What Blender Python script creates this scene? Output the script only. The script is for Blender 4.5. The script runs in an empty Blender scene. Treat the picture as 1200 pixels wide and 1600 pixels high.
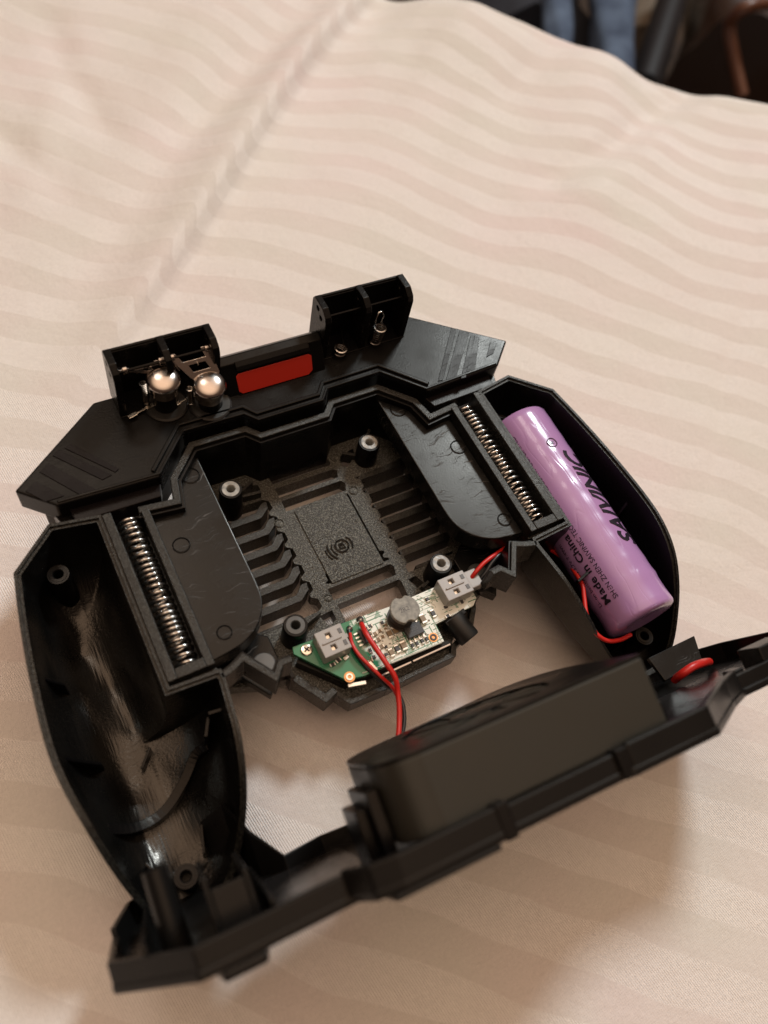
import bpy, bmesh, math, random
import numpy as np
from mathutils import Vector, Matrix, Euler
from mathutils.geometry import tessellate_polygon
random.seed(7)
SC = bpy.context.scene
COL = SC.collection
R = math.radians
# one Blender unit is one centimetre
SC.unit_settings.system = 'METRIC'
SC.unit_settings.scale_length = 0.01

# ------------------------------------------------------------------ camera
CAM_C = Vector((-5.7751, -7.60899, 19.0))
CM = ((0.87498592, -0.3273982, 0.3566652), (-0.45650287, -0.80328472, 0.38254253), (0.16125997, -0.49753802, -0.85232103))
FPX = 1250.0
cam = bpy.data.cameras.new('camera'); camo = bpy.data.objects.new('camera', cam); COL.objects.link(camo)
xa = Vector([r[0] for r in CM]); ya = -Vector([r[1] for r in CM]); za = -Vector([r[2] for r in CM])
mw = Matrix((xa, ya, za)).transposed().to_4x4(); mw.translation = CAM_C
camo.matrix_world = mw
cam.sensor_fit = 'VERTICAL'; cam.sensor_height = 32.0; cam.lens = 32.0 * FPX / 1600.0
cam.clip_start = 0.5; cam.clip_end = 2000
cam.dof.use_dof = True; cam.dof.focus_distance = 19.6; cam.dof.aperture_fstop = cam.lens / 260.0
SC.camera = camo
SC.render.resolution_x = 768; SC.render.resolution_y = 1024

def P(px, py, z):
    """point of the horizontal plane at height z seen at photograph pixel px, py"""
    c = (px - 600.0, py - 800.0, FPX)
    r = Vector([CM[i][0] * c[0] + CM[i][1] * c[1] + CM[i][2] * c[2] for i in range(3)])
    t = (z - CAM_C.z) / r.z
    return CAM_C + r * t
def P2(px, py, z):
    p = P(px, py, z); return (p.x, p.y)

# ------------------------------------------------------------------ light
w = bpy.data.worlds.new('World'); SC.world = w; w.use_nodes = True
nt = w.node_tree; nt.nodes.clear()
out = nt.nodes.new('ShaderNodeOutputWorld'); bg = nt.nodes.new('ShaderNodeBackground')
tc = nt.nodes.new('ShaderNodeTexCoord'); sep = nt.nodes.new('ShaderNodeSeparateXYZ'); rmp = nt.nodes.new('ShaderNodeValToRGB')
nt.links.new(tc.outputs['Generated'], sep.inputs[0]); nt.links.new(sep.outputs['Z'], rmp.inputs[0]); mulw = 2.25
# a dim brown room whose ceiling is lit
rmp.color_ramp.elements[0].position = 0.0; rmp.color_ramp.elements[0].color = (0.035, 0.020, 0.014, 1)
rmp.color_ramp.elements[1].position = 0.74; rmp.color_ramp.elements[1].color = (0.055, 0.034, 0.024, 1)
e_ = rmp.color_ramp.elements.new(0.97); e_.color = (0.90, 0.63, 0.445, 1)
nt.links.new(rmp.outputs[0], bg.inputs[0]); bg.inputs[1].default_value = mulw
nt.links.new(bg.outputs[0], out.inputs[0])

def area(name, az, el, dist, size, power, col, target=(0, 0, 1)):
    l = bpy.data.lights.new(name, 'AREA'); l.shape = 'DISK'; l.size = size; l.energy = power; l.color = col
    o = bpy.data.objects.new(name, l); COL.objects.link(o)
    d = Vector((math.cos(R(az)) * math.cos(R(el)), math.sin(R(az)) * math.cos(R(el)), math.sin(R(el))))
    o.location = Vector(target) + d * dist
    o.rotation_euler = d.to_track_quat('Z', 'Y').to_euler()
    return o
area('room_lamp', 37, 46, 350, 56, 745000, (0.91, 1.0, 1.04))
area('ceiling_lamp', 95, 62, 350, 90, 95000, (1.0, 0.90, 0.80))
SC.view_settings.view_transform = 'Standard'; SC.view_settings.look = 'None'
SC.view_settings.exposure = 0.0; SC.view_settings.gamma = 1.0
SC.render.engine = 'CYCLES'

# ------------------------------------------------------------------ materials
def sock(n, *names):
    for k in names:
        if k in n.inputs: return n.inputs[k]
def material(name, col, rough=0.4, metal=0.0, spec=0.5, coat=0.0):
    m = bpy.data.materials.new(name); m.use_nodes = True
    b = m.node_tree.nodes['Principled BSDF']
    b.inputs['Base Color'].default_value = (*col, 1); b.inputs['Roughness'].default_value = rough
    b.inputs['Metallic'].default_value = metal
    sock(b, 'Specular IOR Level', 'Specular').default_value = spec
    if coat: sock(b, 'Coat Weight').default_value = coat
    return m
class N:
    def __init__(s, m): s.t = m.node_tree; s.b = s.t.nodes['Principled BSDF']
    def new(s, k, **kw):
        n = s.t.nodes.new('ShaderNode' + k)
        for a, v in kw.items():
            if hasattr(n, a): setattr(n, a, v)
            else: n.inputs[a.replace('_', ' ')].default_value = v
        return n
    def l(s, a, b): s.t.links.new(a, b)
    def coord(s, scale=(1, 1, 1), rot=(0, 0, 0), kind='Object'):
        t = s.new('TexCoord'); mp = s.new('Mapping'); mp.inputs['Scale'].default_value = scale; mp.inputs['Rotation'].default_value = rot
        s.l(t.outputs[kind], mp.inputs[0]); return mp.outputs[0]
    def noise(s, vec, scale, detail=3, rough=0.5):
        n = s.new('TexNoise'); n.inputs['Scale'].default_value = scale; n.inputs['Detail'].default_value = detail
        n.inputs['Roughness'].default_value = rough; s.l(vec, n.inputs['Vector']); return n.outputs[0]
    def ramp(s, fac, a, b, ca=(0, 0, 0, 1), cb=(1, 1, 1, 1)):
        r = s.new('ValToRGB'); e = r.color_ramp.elements; e[0].position = a; e[0].color = ca; e[1].position = b; e[1].color = cb
        s.l(fac, r.inputs[0]); return r.outputs[0]
    def rng(s, fac, a, b, lo, hi):
        r = s.new('MapRange'); r.inputs[1].default_value = a; r.inputs[2].default_value = b; r.inputs[3].default_value = lo; r.inputs[4].default_value = hi
        s.l(fac, r.inputs[0]); return r.outputs[0]
    def math(s, op, a, b=None):
        r = s.new('Math'); r.operation = op
        for i, v in enumerate((a, b)):
            if v is None: continue
            if isinstance(v, (int, float)): r.inputs[i].default_value = v
            else: s.l(v, r.inputs[i])
        return r.outputs[0]
    def bump(s, h, strength, dist, prev=None):
        r = s.new('Bump'); r.inputs['Strength'].default_value = strength; r.inputs['Distance'].default_value = dist
        s.l(h, r.inputs['Height'])
        if prev is not None: s.l(prev, r.inputs['Normal'])
        return r.outputs[0]

def grain_plastic(name, col, rough, amp, scale=16, lo=None, hi=None, glint=0):
    """spark-eroded black plastic: sharp fine grain"""
    m = material(name, col, rough); n = N(m); v = n.coord()
    g = n.noise(v, scale, 2, 0.6)
    big = n.noise(v, 0.9, 3)
    n.l(n.rng(big, 0.3, 0.7, lo or rough - 0.06, hi or rough + 0.08), n.b.inputs['Roughness'])
    n.l(n.bump(g, 1.0, amp), n.b.inputs['Normal'])
    if glint:  # lamp glints on the grain, painted into the base colour as pale specks
        glint_n = n.noise(v, 26, 2, 0.7)
        n.l(n.ramp(glint_n, 0.47, 0.66, (*[c * 0.5 for c in col], 1), (*[min(1, c * glint) for c in col], 1)), n.b.inputs['Base Color'])
    return m
GRAIN = grain_plastic('black_grained_plastic', (0.009, 0.009, 0.008), 0.30, 0.010, 38, glint=5)
FLOORG = grain_plastic('black_coarse_grained_plastic', (0.016, 0.016, 0.0135), 0.31, 0.022, 36, glint=9)
INNER = grain_plastic('black_smooth_plastic', (0.0035, 0.0033, 0.0035), 0.30, 0.0020, 30, 0.24, 0.36)
COVERM = grain_plastic('black_matte_plastic', (0.0065, 0.0062, 0.006), 0.30, 0.0012, 26)
FANM = grain_plastic('dark_olive_black_plastic', (0.026, 0.0245, 0.0195), 0.42, 0.0012, 26)
for m_, s_ in ((GRAIN, 0.30), (INNER, 0.18), (COVERM, 0.18), (FANM, 0.32)): sock(m_.node_tree.nodes['Principled BSDF'], 'Specular IOR Level').default_value = s_

def gloss_plastic(name, col, rough, scratch):
    m = material(name, col, rough); n = N(m)
    v = n.coord(); sm = n.noise(v, 0.8, 5, 0.65)
    wv_ = n.new('TexNoise'); wv_.inputs['Scale'].default_value = 1.1; n.l(v, wv_.inputs['Vector'])
    def bent(sc, ang):
        vm = n.new('VectorMath'); vm.operation = 'MULTIPLY_ADD'; n.l(wv_.outputs['Color'], vm.inputs[0]); vm.inputs[1].default_value = (0.9, 0.9, 0.9); n.l(v, vm.inputs[2])
        mp = n.new('Mapping'); mp.inputs['Scale'].default_value = sc; mp.inputs['Rotation'].default_value = (0, 0, R(ang)); n.l(vm.outputs[0], mp.inputs[0]); return mp.outputs[0]
    sc1 = n.noise(bent((1.2, 22, 1), 28), 1.3, 3, 0.6)
    sc2 = n.noise(bent((1.0, 18, 1), -35), 1.1, 3, 0.6)
    l1 = n.ramp(sc1, 0.62, 0.70); l2 = n.ramp(sc2, 0.64, 0.72)
    mask = n.ramp(n.noise(v, 1.4, 2), 0.44, 0.56)
    ls = n.math('MULTIPLY', n.math('ADD', l1, l2), mask)
    n.l(n.math('ADD', n.rng(sm, 0.3, 0.7, rough - 0.07, rough + 0.10), n.math('MULTIPLY', ls, 0.18)), n.b.inputs['Roughness'])
    if scratch > 2:
        n.l(n.ramp(ls, 0.0, 1.0, (*col, 1), (0.085, 0.083, 0.080, 1)), n.b.inputs['Base Color'])
    fine = n.noise(v, 26, 2)
    b1 = n.bump(fine, 1.0, 0.0016)
    n.l(n.bump(ls, 0.6, 0.0025 * scratch, b1), n.b.inputs['Normal'])
    return m
PLATE = gloss_plastic('black_satin_plastic', (0.005, 0.0047, 0.0045), 0.27, 0.4)
WING = gloss_plastic('black_scratched_gloss_plastic', (0.007, 0.0073, 0.0073), 0.25, 2.1)
STRIP = gloss_plastic('dark_polished_strip', (0.008, 0.0065, 0.007), 0.27, 0.3)
BOWL = gloss_plastic('black_moulded_shell_plastic', (0.0045, 0.0043, 0.004), 0.27, 0.8)
for m_, s_ in ((PLATE, 0.15), (WING, 0.22), (STRIP, 0.10), (BOWL, 0.55)): sock(m_.node_tree.nodes['Principled BSDF'], 'Specular IOR Level').default_value = s_
# mould flow and grain patches on the bowl
def bowl_fix(m):
    n = N(m); v = n.coord()
    patch = n.ramp(n.noise(v, 0.55, 1), 0.47, 0.50)
    g = n.noise(v, 14, 2, 0.6)
    st = n.noise(n.coord((14, 1.0, 3), (0, 0, R(-8))), 1.6, 2)
    vo = n.new('TexVoronoi'); vo.feature = 'SMOOTH_F1'; vo.inputs['Scale'].default_value = 1.25; n.l(n.coord((1, 0.6, 0.5), (0, 0, R(20))), vo.inputs['Vector'])
    h = n.math('ADD', n.math('MULTIPLY', g, patch), n.math('MULTIPLY', st, n.math('SUBTRACT', 1.0, patch)))
    old = n.b.inputs['Normal'].links[0].from_socket
    n.l(n.bump(h, 1.0, 0.011, n.bump(vo.outputs[0], 1.0, 0.36, old)), n.b.inputs['Normal'])
bowl_fix(BOWL)
SPECKLE = GRAIN
RED = material('red_plastic', (0.55, 0.03, 0.016), 0.35); 
n_ = N(RED); n_.l(n_.bump(n_.noise(n_.coord(), 30, 2), 1, 0.0012), n_.b.inputs['Normal'])
CHROME = material('chrome', (0.46, 0.41, 0.37), 0.20, 1.0)
NICKEL = material('nickel', (0.70, 0.64, 0.55), 0.20, 1.0)
STEEL = material('spring_steel', (0.50, 0.48, 0.45), 0.2, 1.0)
n_ = N(STEEL); n_.l(n_.rng(n_.noise(n_.coord(), 3.0, 3), 0.3, 0.7, 0.10, 0.30), n_.b.inputs['Roughness'])
INSERT = material('post_face_plastic', (0.30, 0.285, 0.25), 0.33, 0.0)
n_ = N(INSERT); n_.l(n_.bump(n_.noise(n_.coord(), 14, 3), 1, 0.008), n_.b.inputs['Normal'])
n_.l(n_.ramp(n_.noise(n_.coord(), 8, 3), 0.3, 0.75, (0.16, 0.155, 0.14, 1), (0.45, 0.43, 0.38, 1)), n_.b.inputs['Base Color'])
HOLE = material('dark_hole', (0.002, 0.002, 0.002), 0.8)
SOLDER = material('solder', (0.72, 0.70, 0.64), 0.28, 1.0)
GOLD = material('copper_pad', (0.55, 0.25, 0.09), 0.4, 0.7)
WHITEP = material('connector_nylon', (0.36, 0.34, 0.32), 0.35)
sock(N(WHITEP).b, 'Subsurface Weight').default_value = 0.15
sock(N(WHITEP).b, 'Subsurface Radius').default_value = (0.05, 0.04, 0.03)
SILK = material('white_silkscreen', (0.70, 0.70, 0.62), 0.5)
CHIPM = material('chip_epoxy', (0.024, 0.022, 0.022), 0.42)
FERR = material('ferrite', (0.22, 0.20, 0.165), 0.5)
n_ = N(FERR); n_.l(n_.ramp(n_.noise(n_.coord(), 9, 4), 0.3, 0.7, (0.13, 0.12, 0.10, 1), (0.30, 0.28, 0.23, 1)), n_.b.inputs['Base Color'])
FERRD = material('ferrite_winding', (0.035, 0.026, 0.02), 0.35)
CAPB = material('ceramic_capacitor', (0.22, 0.15, 0.08), 0.4)
PCBS = material('board_edge', (0.35, 0.30, 0.16), 0.5)
PCBG = material('green_solder_mask', (0.010, 0.17, 0.075), 0.25, 0, 0.5, 0.4)
def pcb_fix(m):
    """mostly white printed board, traces and green windows between"""
    n = N(m); v = n.coord()
    sepx = n.new('SeparateXYZ'); tcn = n.new('TexCoord'); n.l(tcn.outputs['Object'], sepx.inputs[0])
    def traces(axis, freq, off):
        fr = n.math('FRACT', n.math('ADD', n.math('MULTIPLY', sepx.outputs[axis], freq), off))
        return n.math('MULTIPLY', n.math('LESS_THAN', fr, 0.16), n.math('GREATER_THAN', n.noise(n.coord((1.5, 1.5, 1), (0, 0, off)), 2.2, 1), 0.52))
    tr = n.math('MAXIMUM', n.math('MAXIMUM', traces('X', 6.1, 0.2), traces('Y', 7.3, 0.5)), traces('Y', 11.0, 0.8))
    line = n.math('SUBTRACT', 1.0, n.math('MULTIPLY', tr, 0.9))
    spots = n.ramp(n.noise(v, 5.0, 2, 0.6), 0.60, 0.62)
    xm = n.rng(n.math('ADD', sepx.outputs['X'], n.math('MULTIPLY', n.math('SUBTRACT', n.noise(v, 3, 2), 0.5), 0.8)), -0.78, -0.66, 0, 1)
    f = n.math('MULTIPLY', n.math('MAXIMUM', n.math('MULTIPLY', line, 1.0), 0.0), n.math('MAXIMUM', n.math('SUBTRACT', 1.0, n.math('MULTIPLY', spots, 0.6)), 0.0))
    f = n.math('MULTIPLY', f, xm)
    mx = n.new('MixRGB'); n.l(f, mx.inputs[0]); mx.inputs[1].default_value = (0.010, 0.17, 0.075, 1); mx.inputs[2].default_value = (0.78, 0.81, 0.74, 1)
    n.l(mx.outputs[0], n.b.inputs['Base Color'])
    n.l(n.bump(f, 0.6, 0.006), n.b.inputs['Normal'])
pcb_fix(PCBG)
PCBPLAIN = material('plain_green_mask', (0.012, 0.19, 0.085), 0.28, 0, 0.5, 0.3)
WRED = material('red_wire', (0.55, 0.018, 0.012), 0.38)
WBLK = material('black_wire', (0.012, 0.012, 0.012), 0.35)
SLEEVE = material('purple_shrink_wrap', (0.41, 0.23, 0.46), 0.23, 0, 0.5, 0.35)
n_ = N(SLEEVE)
wv = n_.noise(n_.coord((1.3, 0.28, 1.3)), 1.3, 2)
wl = n_.ramp(n_.math('ABSOLUTE', n_.math('SUBTRACT', wv, 0.5)), 0.0, 0.022)
bb = n_.bump(n_.noise(n_.coord((1, 0.5, 1)), 0.8, 1), 1, 0.035)
n_.l(n_.bump(wl, 0.3, 0.008, bb), n_.b.inputs['Normal'])
INK = material('black_print', (0.018, 0.014, 0.022), 0.3)
RUBBER = material('black_rubber', (0.010, 0.010, 0.010), 0.5)

for m_ in (GRAIN, FLOORG, INNER, COVERM, FANM, PLATE, WING, STRIP, BOWL, RUBBER):
    sock(m_.node_tree.nodes['Principled BSDF'], 'Specular Tint').default_value = (1.0, 0.93, 0.84, 1)
# ------------------------------------------------------------------ mesh helpers
WP = {}
def wpos(o): return WP.get(o.name, Vector((0, 0, 0))) if o else Vector((0, 0, 0))
def obj(name, verts, faces, mat, parent=None, smooth=False, bevel=0.0, seg=2, uvs=None):
    vs = [Vector(v) for v in verts]
    c = Vector((0, 0, 0))
    if vs:
        xs = [v.x for v in vs]; ys = [v.y for v in vs]; zs = [v.z for v in vs]
        c = Vector(((min(xs) + max(xs)) / 2, (min(ys) + max(ys)) / 2, min(zs)))
    me = bpy.data.meshes.new(name)
    me.from_pydata([tuple(v - c) for v in vs], [], faces)
    bm = bmesh.new(); bm.from_mesh(me); bmesh.ops.recalc_face_normals(bm, faces=bm.faces); bm.to_mesh(me); bm.free()
    me.materials.append(mat)
    if smooth:
        me.polygons.foreach_set('use_smooth', [True] * len(me.polygons))
        try: me.set_sharp_from_angle(angle=R(smooth if smooth > 1 else 40))
        except Exception: pass
    o = bpy.data.objects.new(name, me); COL.objects.link(o)
    o.parent = parent
    WP[o.name] = c
    o.location = c - wpos(parent)
    if bevel:
        b = o.modifiers.new('bevel', 'BEVEL'); b.width = bevel; b.segments = seg; b.limit_method = 'ANGLE'; b.angle_limit = R(32); b.harden_normals = False
    return o
def thing(name, label, cat, loc=(0, 0, 0), group=None):
    o = bpy.data.objects.new(name, None); COL.objects.link(o); o.location = loc; o.empty_display_size = 0.3
    WP[o.name] = Vector(loc); o['label'] = label; o['category'] = cat
    if group: o['group'] = group
    return o
def tag(o, label, cat, group=None):
    o['label'] = label; o['category'] = cat
    if group: o['group'] = group
    return o
def lab(o, s): o['label'] = s; return o
def dup(o, off, parent='same'):
    c = o.copy(); COL.objects.link(c); off = Vector(off)
    if parent != 'same': c.parent = parent
    WP[c.name] = WP[o.name] + off
    c.location = WP[c.name] - wpos(c.parent)
    return c
class MB:
    def __init__(s): s.v = []; s.f = []
    def add(s, v, f):
        n = len(s.v); s.v += [tuple(x) for x in v]; s.f += [tuple(i + n for i in q) for q in f]; return s
    def build(s, name, mat, parent=None, **k): return obj(name, s.v, s.f, mat, parent, **k)
def prism_g(outline, z0, z1, holes=()):
    loops = [outline] + list(holes); v = []; f = []; idx = []
    for lp in loops:
        b = len(v); n = len(lp); idx.append((b, n))
        v += [(p[0], p[1], z0) for p in lp] + [(p[0], p[1], z1) for p in lp]
        for i in range(n):
            j = (i + 1) % n; f.append((b + i, b + j, b + n + j, b + n + i))
    if holes:
        tri = tessellate_polygon([[Vector((p[0], p[1], 0)) for p in lp] for lp in loops])
        flat0 = []; flat1 = []
        for b, n in idx:
            flat0 += [b + i for i in range(n)]; flat1 += [b + n + i for i in range(n)]
        for t in tri:
            f.append(tuple(flat0[i] for i in t)); f.append(tuple(flat1[i] for i in reversed(t)))
    else:
        b, n = idx[0]; f.append(tuple(b + i for i in reversed(range(n)))); f.append(tuple(b + n + i for i in range(n)))
    return v, f
def prism(name, outline, z0, z1, mat, parent=None, holes=(), **k):
    v, f = prism_g(outline, z0, z1, holes); return obj(name, v, f, mat, parent, **k)
def offs(path, d, closed):
    n = len(path); o = []
    for i in range(n):
        a = Vector(path[i - 1][:2]) if (i > 0 or closed) else None
        b = Vector(path[i][:2]); c = Vector(path[(i + 1) % n][:2]) if (i < n - 1 or closed) else None
        ns = []
        for p, q in ((a, b), (b, c)):
            if p is None or q is None: continue
            t = (q - p)
            if t.length < 1e-6: continue
            t.normalize(); ns.append(Vector((-t.y, t.x)))
        m = sum(ns, Vector((0, 0))); m.normalize()
        k = 1 / max(0.5, m.dot(ns[0]))
        o.append((b + m * d * k))
    return o
def ribbon_g(path, w, z0, z1, closed=False, side=0.0):
    """wall of width w along path; z0/z1 numbers or per-point lists"""
    n = len(path); L = offs(path, w / 2 + side, closed); Rr = offs(path, -w / 2 + side, closed)
    zz0 = z0 if isinstance(z0, (list, tuple)) else [z0] * n; zz1 = z1 if isinstance(z1, (list, tuple)) else [z1] * n
    v = []; f = []
    for i in range(n):
        v += [(L[i].x, L[i].y, zz0[i]), (L[i].x, L[i].y, zz1[i]), (Rr[i].x, Rr[i].y, zz1[i]), (Rr[i].x, Rr[i].y, zz0[i])]
    m = n if closed else n - 1
    for i in range(m):
        a = 4 * i; b = 4 * ((i + 1) % n)
        for k in range(4): f.append((a + k, b + k, b + (k + 1) % 4, a + (k + 1) % 4))
    if not closed: f.append((0, 1, 2, 3)); f.append((4 * n - 1, 4 * n - 2, 4 * n - 3, 4 * n - 4))
    return v, f
def ribbon(name, path, w, z0, z1, mat, parent=None, closed=False, side=0.0, **k):
    v, f = ribbon_g(path, w, z0, z1, closed, side); return obj(name, v, f, mat, parent, **k)
def crom(pts, m):
    """Catmull-Rom through pts, m steps per span, any dimension"""
    P_ = [np.array(p, float) for p in pts]; P_ = [2 * P_[0] - P_[1]] + P_ + [2 * P_[-1] - P_[-2]]; o = []
    for i in range(1, len(P_) - 2):
        a, b, c, d = P_[i - 1:i + 3]
        for k in range(m):
            t = k / m; o.append(0.5 * ((2 * b) + (-a + c) * t + (2 * a - 5 * b + 4 * c - d) * t * t + (-a + 3 * b - 3 * c + d) * t ** 3))
    o.append(P_[-2]); return [tuple(float(x) for x in p) for p in o]
def tube_g(path, r, seg=8, caps=True):
    p = [Vector(q) for q in path]; n = len(p); v = []; f = []
    t0 = (p[1] - p[0]).normalized(); up = Vector((0, 0, 1)) if abs(t0.z) < 0.9 else Vector((1, 0, 0))
    nrm = (up - t0 * up.dot(t0)).normalized()
    for i in range(n):
        t = (p[min(i + 1, n - 1)] - p[max(i - 1, 0)])
        if t.length < 1e-9: t = t0
        t.normalize(); nrm = (nrm - t * nrm.dot(t)).normalized(); bn = t.cross(nrm)
        rr = r[i] if isinstance(r, (list, tuple)) else r
        for k in range(seg):
            a = 2 * math.pi * k / seg; v.append(p[i] + nrm * math.cos(a) * rr + bn * math.sin(a) * rr)
    for i in range(n - 1):
        for k in range(seg):
            f.append((i * seg + k, i * seg + (k + 1) % seg, (i + 1) * seg + (k + 1) % seg, (i + 1) * seg + k))
    if caps: f.append(tuple(range(seg - 1, -1, -1))); f.append(tuple((n - 1) * seg + k for k in range(seg)))
    return v, f
def tube(name, path, r, mat, parent=None, seg=8, **k):
    v, f = tube_g(path, r, seg); k.setdefault('smooth', 50); return obj(name, v, f, mat, parent, **k)
def lathe_g(prof, c, axis=(0, 0, 1), seg=28, close=True):
    ax = Vector(axis).normalized(); q = Vector((0, 0, 1)).rotation_difference(ax).to_matrix(); c = Vector(c); v = []; f = []
    n = len(prof)
    for (r, h) in prof:
        for k in range(seg):
            a = 2 * math.pi * k / seg; v.append(c + q @ Vector((r * math.cos(a), r * math.sin(a), h)))
    for i in range(n - 1):
        for k in range(seg):
            f.append((i * seg + k, i * seg + (k + 1) % seg, (i + 1) * seg + (k + 1) % seg, (i + 1) * seg + k))
    if close: f.append(tuple(range(seg - 1, -1, -1))); f.append(tuple((n - 1) * seg + k for k in range(seg)))
    return v, f
def lathe(name, prof, c, mat, parent=None, axis=(0, 0, 1), seg=28, close=True, **k):
    v, f = lathe_g(prof, c, axis, seg, close); k.setdefault('smooth', 35); return obj(name, v, f, mat, parent, **k)
def box_g(c, s, rz=0.0, M=None):
    v = []
    for x in (-.5, .5):
        for y in (-.5, .5):
            for z in (-.5, .5):
                q = Vector((x * s[0], y * s[1], z * s[2]))
                q = (M @ q) if M else Euler((0, 0, rz)).to_matrix() @ q
                v.append(Vector(c) + q)
    return v, [(0, 1, 3, 2), (4, 6, 7, 5), (0, 4, 5, 1), (2, 3, 7, 6), (0, 2, 6, 4), (1, 5, 7, 3)]
def box(name, c, s, mat, parent=None, rz=0.0, M=None, **k):
    v, f = box_g(c, s, rz, M); return obj(name, v, f, mat, parent, **k)
def mir(pts): return [(-p[0],) + tuple(p[1:]) for p in pts]
def helix(c, axis, r, L, turns, n=16, r_end=None):
    ax = Vector(axis).normalized(); q = Vector((0, 0, 1)).rotation_difference(ax).to_matrix(); o = []
    m = int(turns * n)
    for i in range(m + 1):
        a = 2 * math.pi * i / n; o.append(Vector(c) + q @ Vector((r * math.cos(a), r * math.sin(a), L * i / m)))
    return o
def disc_poly(cx, cy, r, n=24, a0=0.0, ry=None): return [(cx + r * math.cos(a0 + 2 * math.pi * i / n), cy + (ry or r) * math.sin(a0 + 2 * math.pi * i / n)) for i in range(n)]

#SECTION_SHEET
# ------------------------------------------------------------------ bed sheet
def build_sheet():
    e1 = np.array([0.735, -0.678]); e2 = np.array([0.678, 0.735])       # along stripes, towards the far edge
    o = np.array([18.55, 24.2]) - 2.05 * e2                                         # a point of the far edge
    a = np.concatenate([np.arange(-95, -45, 2.5), np.arange(-45, 22, 0.2), np.arange(22, 70, 2.0)])
    s = np.concatenate([np.arange(-90, -42, 2.5), np.arange(-42, 0, 0.2), np.arange(0, 9, 0.25), np.arange(9, 46, 1.2)])
    A, S = np.meshgrid(a, s, indexing='ij')
    Rr = 3.4; arc = Rr * math.pi / 2
    th = np.clip(S, 0, arc) / Rr
    D = np.where(S < 0, S, Rr * np.sin(th)); Z = np.where(S < 0, 0.0, -Rr * (1 - np.cos(th))) - np.clip(S - arc, 0, None)
    X = o[0] + e1[0] * A + e2[0] * D; Y = o[1] + e1[1] * A + e2[1] * D
    s_u = e2[0] * X + e2[1] * Y; t_u = e1[0] * X + e1[1] * Y            # flat coordinates on the bed
    t = A + 2.0; q = S + 27.85
    def sm(x): return np.clip(x, 0, 1) ** 2 * (3 - 2 * np.clip(x, 0, 1))
    far = sm((q - 9) / 10.0)                                            # wrinkles are stronger behind the controller
    near = 1 - far
    # long soft ridges running across the stripes
    wob = 0.9 * np.sin(q * 0.13 + 1.0) + 0.5 * np.sin(q * 0.31 + 0.4)
    ph = t * 0.84 + wob
    ridge = 0.075 * np.sin(ph) + 0.035 * np.sin(ph * 1.83 + 1.3 + 0.4 * np.sin(q * 0.23)) + 0.012 * np.sin(ph * 3.1 + q * 0.12)
    rolling = 0.10 * np.sin(0.35 * t + 0.22 * q) + 0.09 * np.sin(0.47 * q - 0.21 * t + 2)
    h = ridge * (0.25 + 0.95 * far) + rolling * (0.4 + 0.6 * far)
    # the long fold: from the top of the picture down to the left of the controller
    p0 = np.array([12.9, 24.6]); p1 = np.array([-3.2, 9.0])
    d = (p1 - p0) / np.linalg.norm(p1 - p0); nn = np.array([-d[1], d[0]])
    u = (X - p0[0]) * d[0] + (Y - p0[1]) * d[1]; v = (X - p0[0]) * nn[0] + (Y - p0[1]) * nn[1]
    v = v + 0.2 * np.sin(u * 0.25)
    Lc = np.linalg.norm(p1 - p0)
    on = sm((u + 6) / 6) * sm((Lc + 4 - u) / 9)
    left = 0.44 * np.exp(-((v + 0.15) / 0.85) ** 2) - 0.20 * np.exp(-((v + 2.1) / 0.8) ** 2)
    right = 0.44 * np.exp(-(0.15 / 0.85) ** 2) * np.exp(-(np.clip(v, 0, None) / 0.30) ** 2) - 0.05 * np.exp(-((v - 0.7) / 0.6) ** 2)
    h = h + on * np.where(v < 0, left, right)
    # soft creases at the far right
    def crease(ax, ay, bx, by, wdt, amp, ln=3.0):
        nonlocal h
        pa = np.array([ax, ay]); pb = np.array([bx, by]); L = np.linalg.norm(pb - pa); dd = (pb - pa) / L; n2 = np.array([-dd[1], dd[0]])
        uu = (X - pa[0]) * dd[0] + (Y - pa[1]) * dd[1]; vv = (X - pa[0]) * n2[0] + (Y - pa[1]) * n2[1] + 0.15 * np.sin(uu * 0.7)
        h = h + amp * np.exp(-(vv / wdt) ** 2) * sm((uu + ln) / ln) * sm((L + ln - uu) / ln)
    crease(*P2(1085, 128, 0), *P2(890, 268, 0), 0.8, -0.30)
    crease(*P2(1075, 165, 0), *P2(930, 300, 0), 1.1, 0.16)
    crease(*P2(905, 60, 0), *P2(800, 130, 0), 0.9, -0.16)
    crease(*P2(1200, 300, 0), *P2(1120, 700, 0), 0.35, -0.08)
    crease(*P2(690, 20, 0), *P2(560, 190, 0), 0.8, -0.12)
    crease(*P2(480, 20, 0), *P2(330, 160, 0), 0.8, -0.20)
    crease(*P2(90, 60, 0), *P2(150, 170, 0), 0.7, -0.22)
    crease(*P2(0, 200, 0), *P2(70, 260, 0), 0.6, -0.18)
    crease(*P2(110, 100, 0), *P2(40, 280, 0), 0.8, 0.16)
    # near the camera: broad folds on the left and gentle ones on the right
    crease(*P2(0, 1010, 0), *P2(110, 1180, 0), 0.6, 0.14, 2)
    crease(*P2(60, 1060, 0), *P2(0, 1300, 0), 0.8, -0.14, 2)
    crease(*P2(410, 1250, 0), *P2(520, 1180, 0), 0.7, 0.12, 1.5)
    # the sheet sinks a little under the controller
    h = h * (1 - 0.8 * np.exp(-((X / 8.5) ** 2 + ((Y + 1) / 6) ** 2) ** 2)) + 0.62 * np.exp(-((X / 3.2) ** 2 + ((Y + 0.5) / 3.4) ** 2) ** 1.6)
    dent = sm(-S / 4 + 1)
    Z = Z + h * np.where(S < 6, 1.0, 0.3) - 0.15
    edge = 0.35 * np.sin(A * 0.42 + 0.5) + 0.22 * np.sin(A * 0.95 + 1.7)
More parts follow.
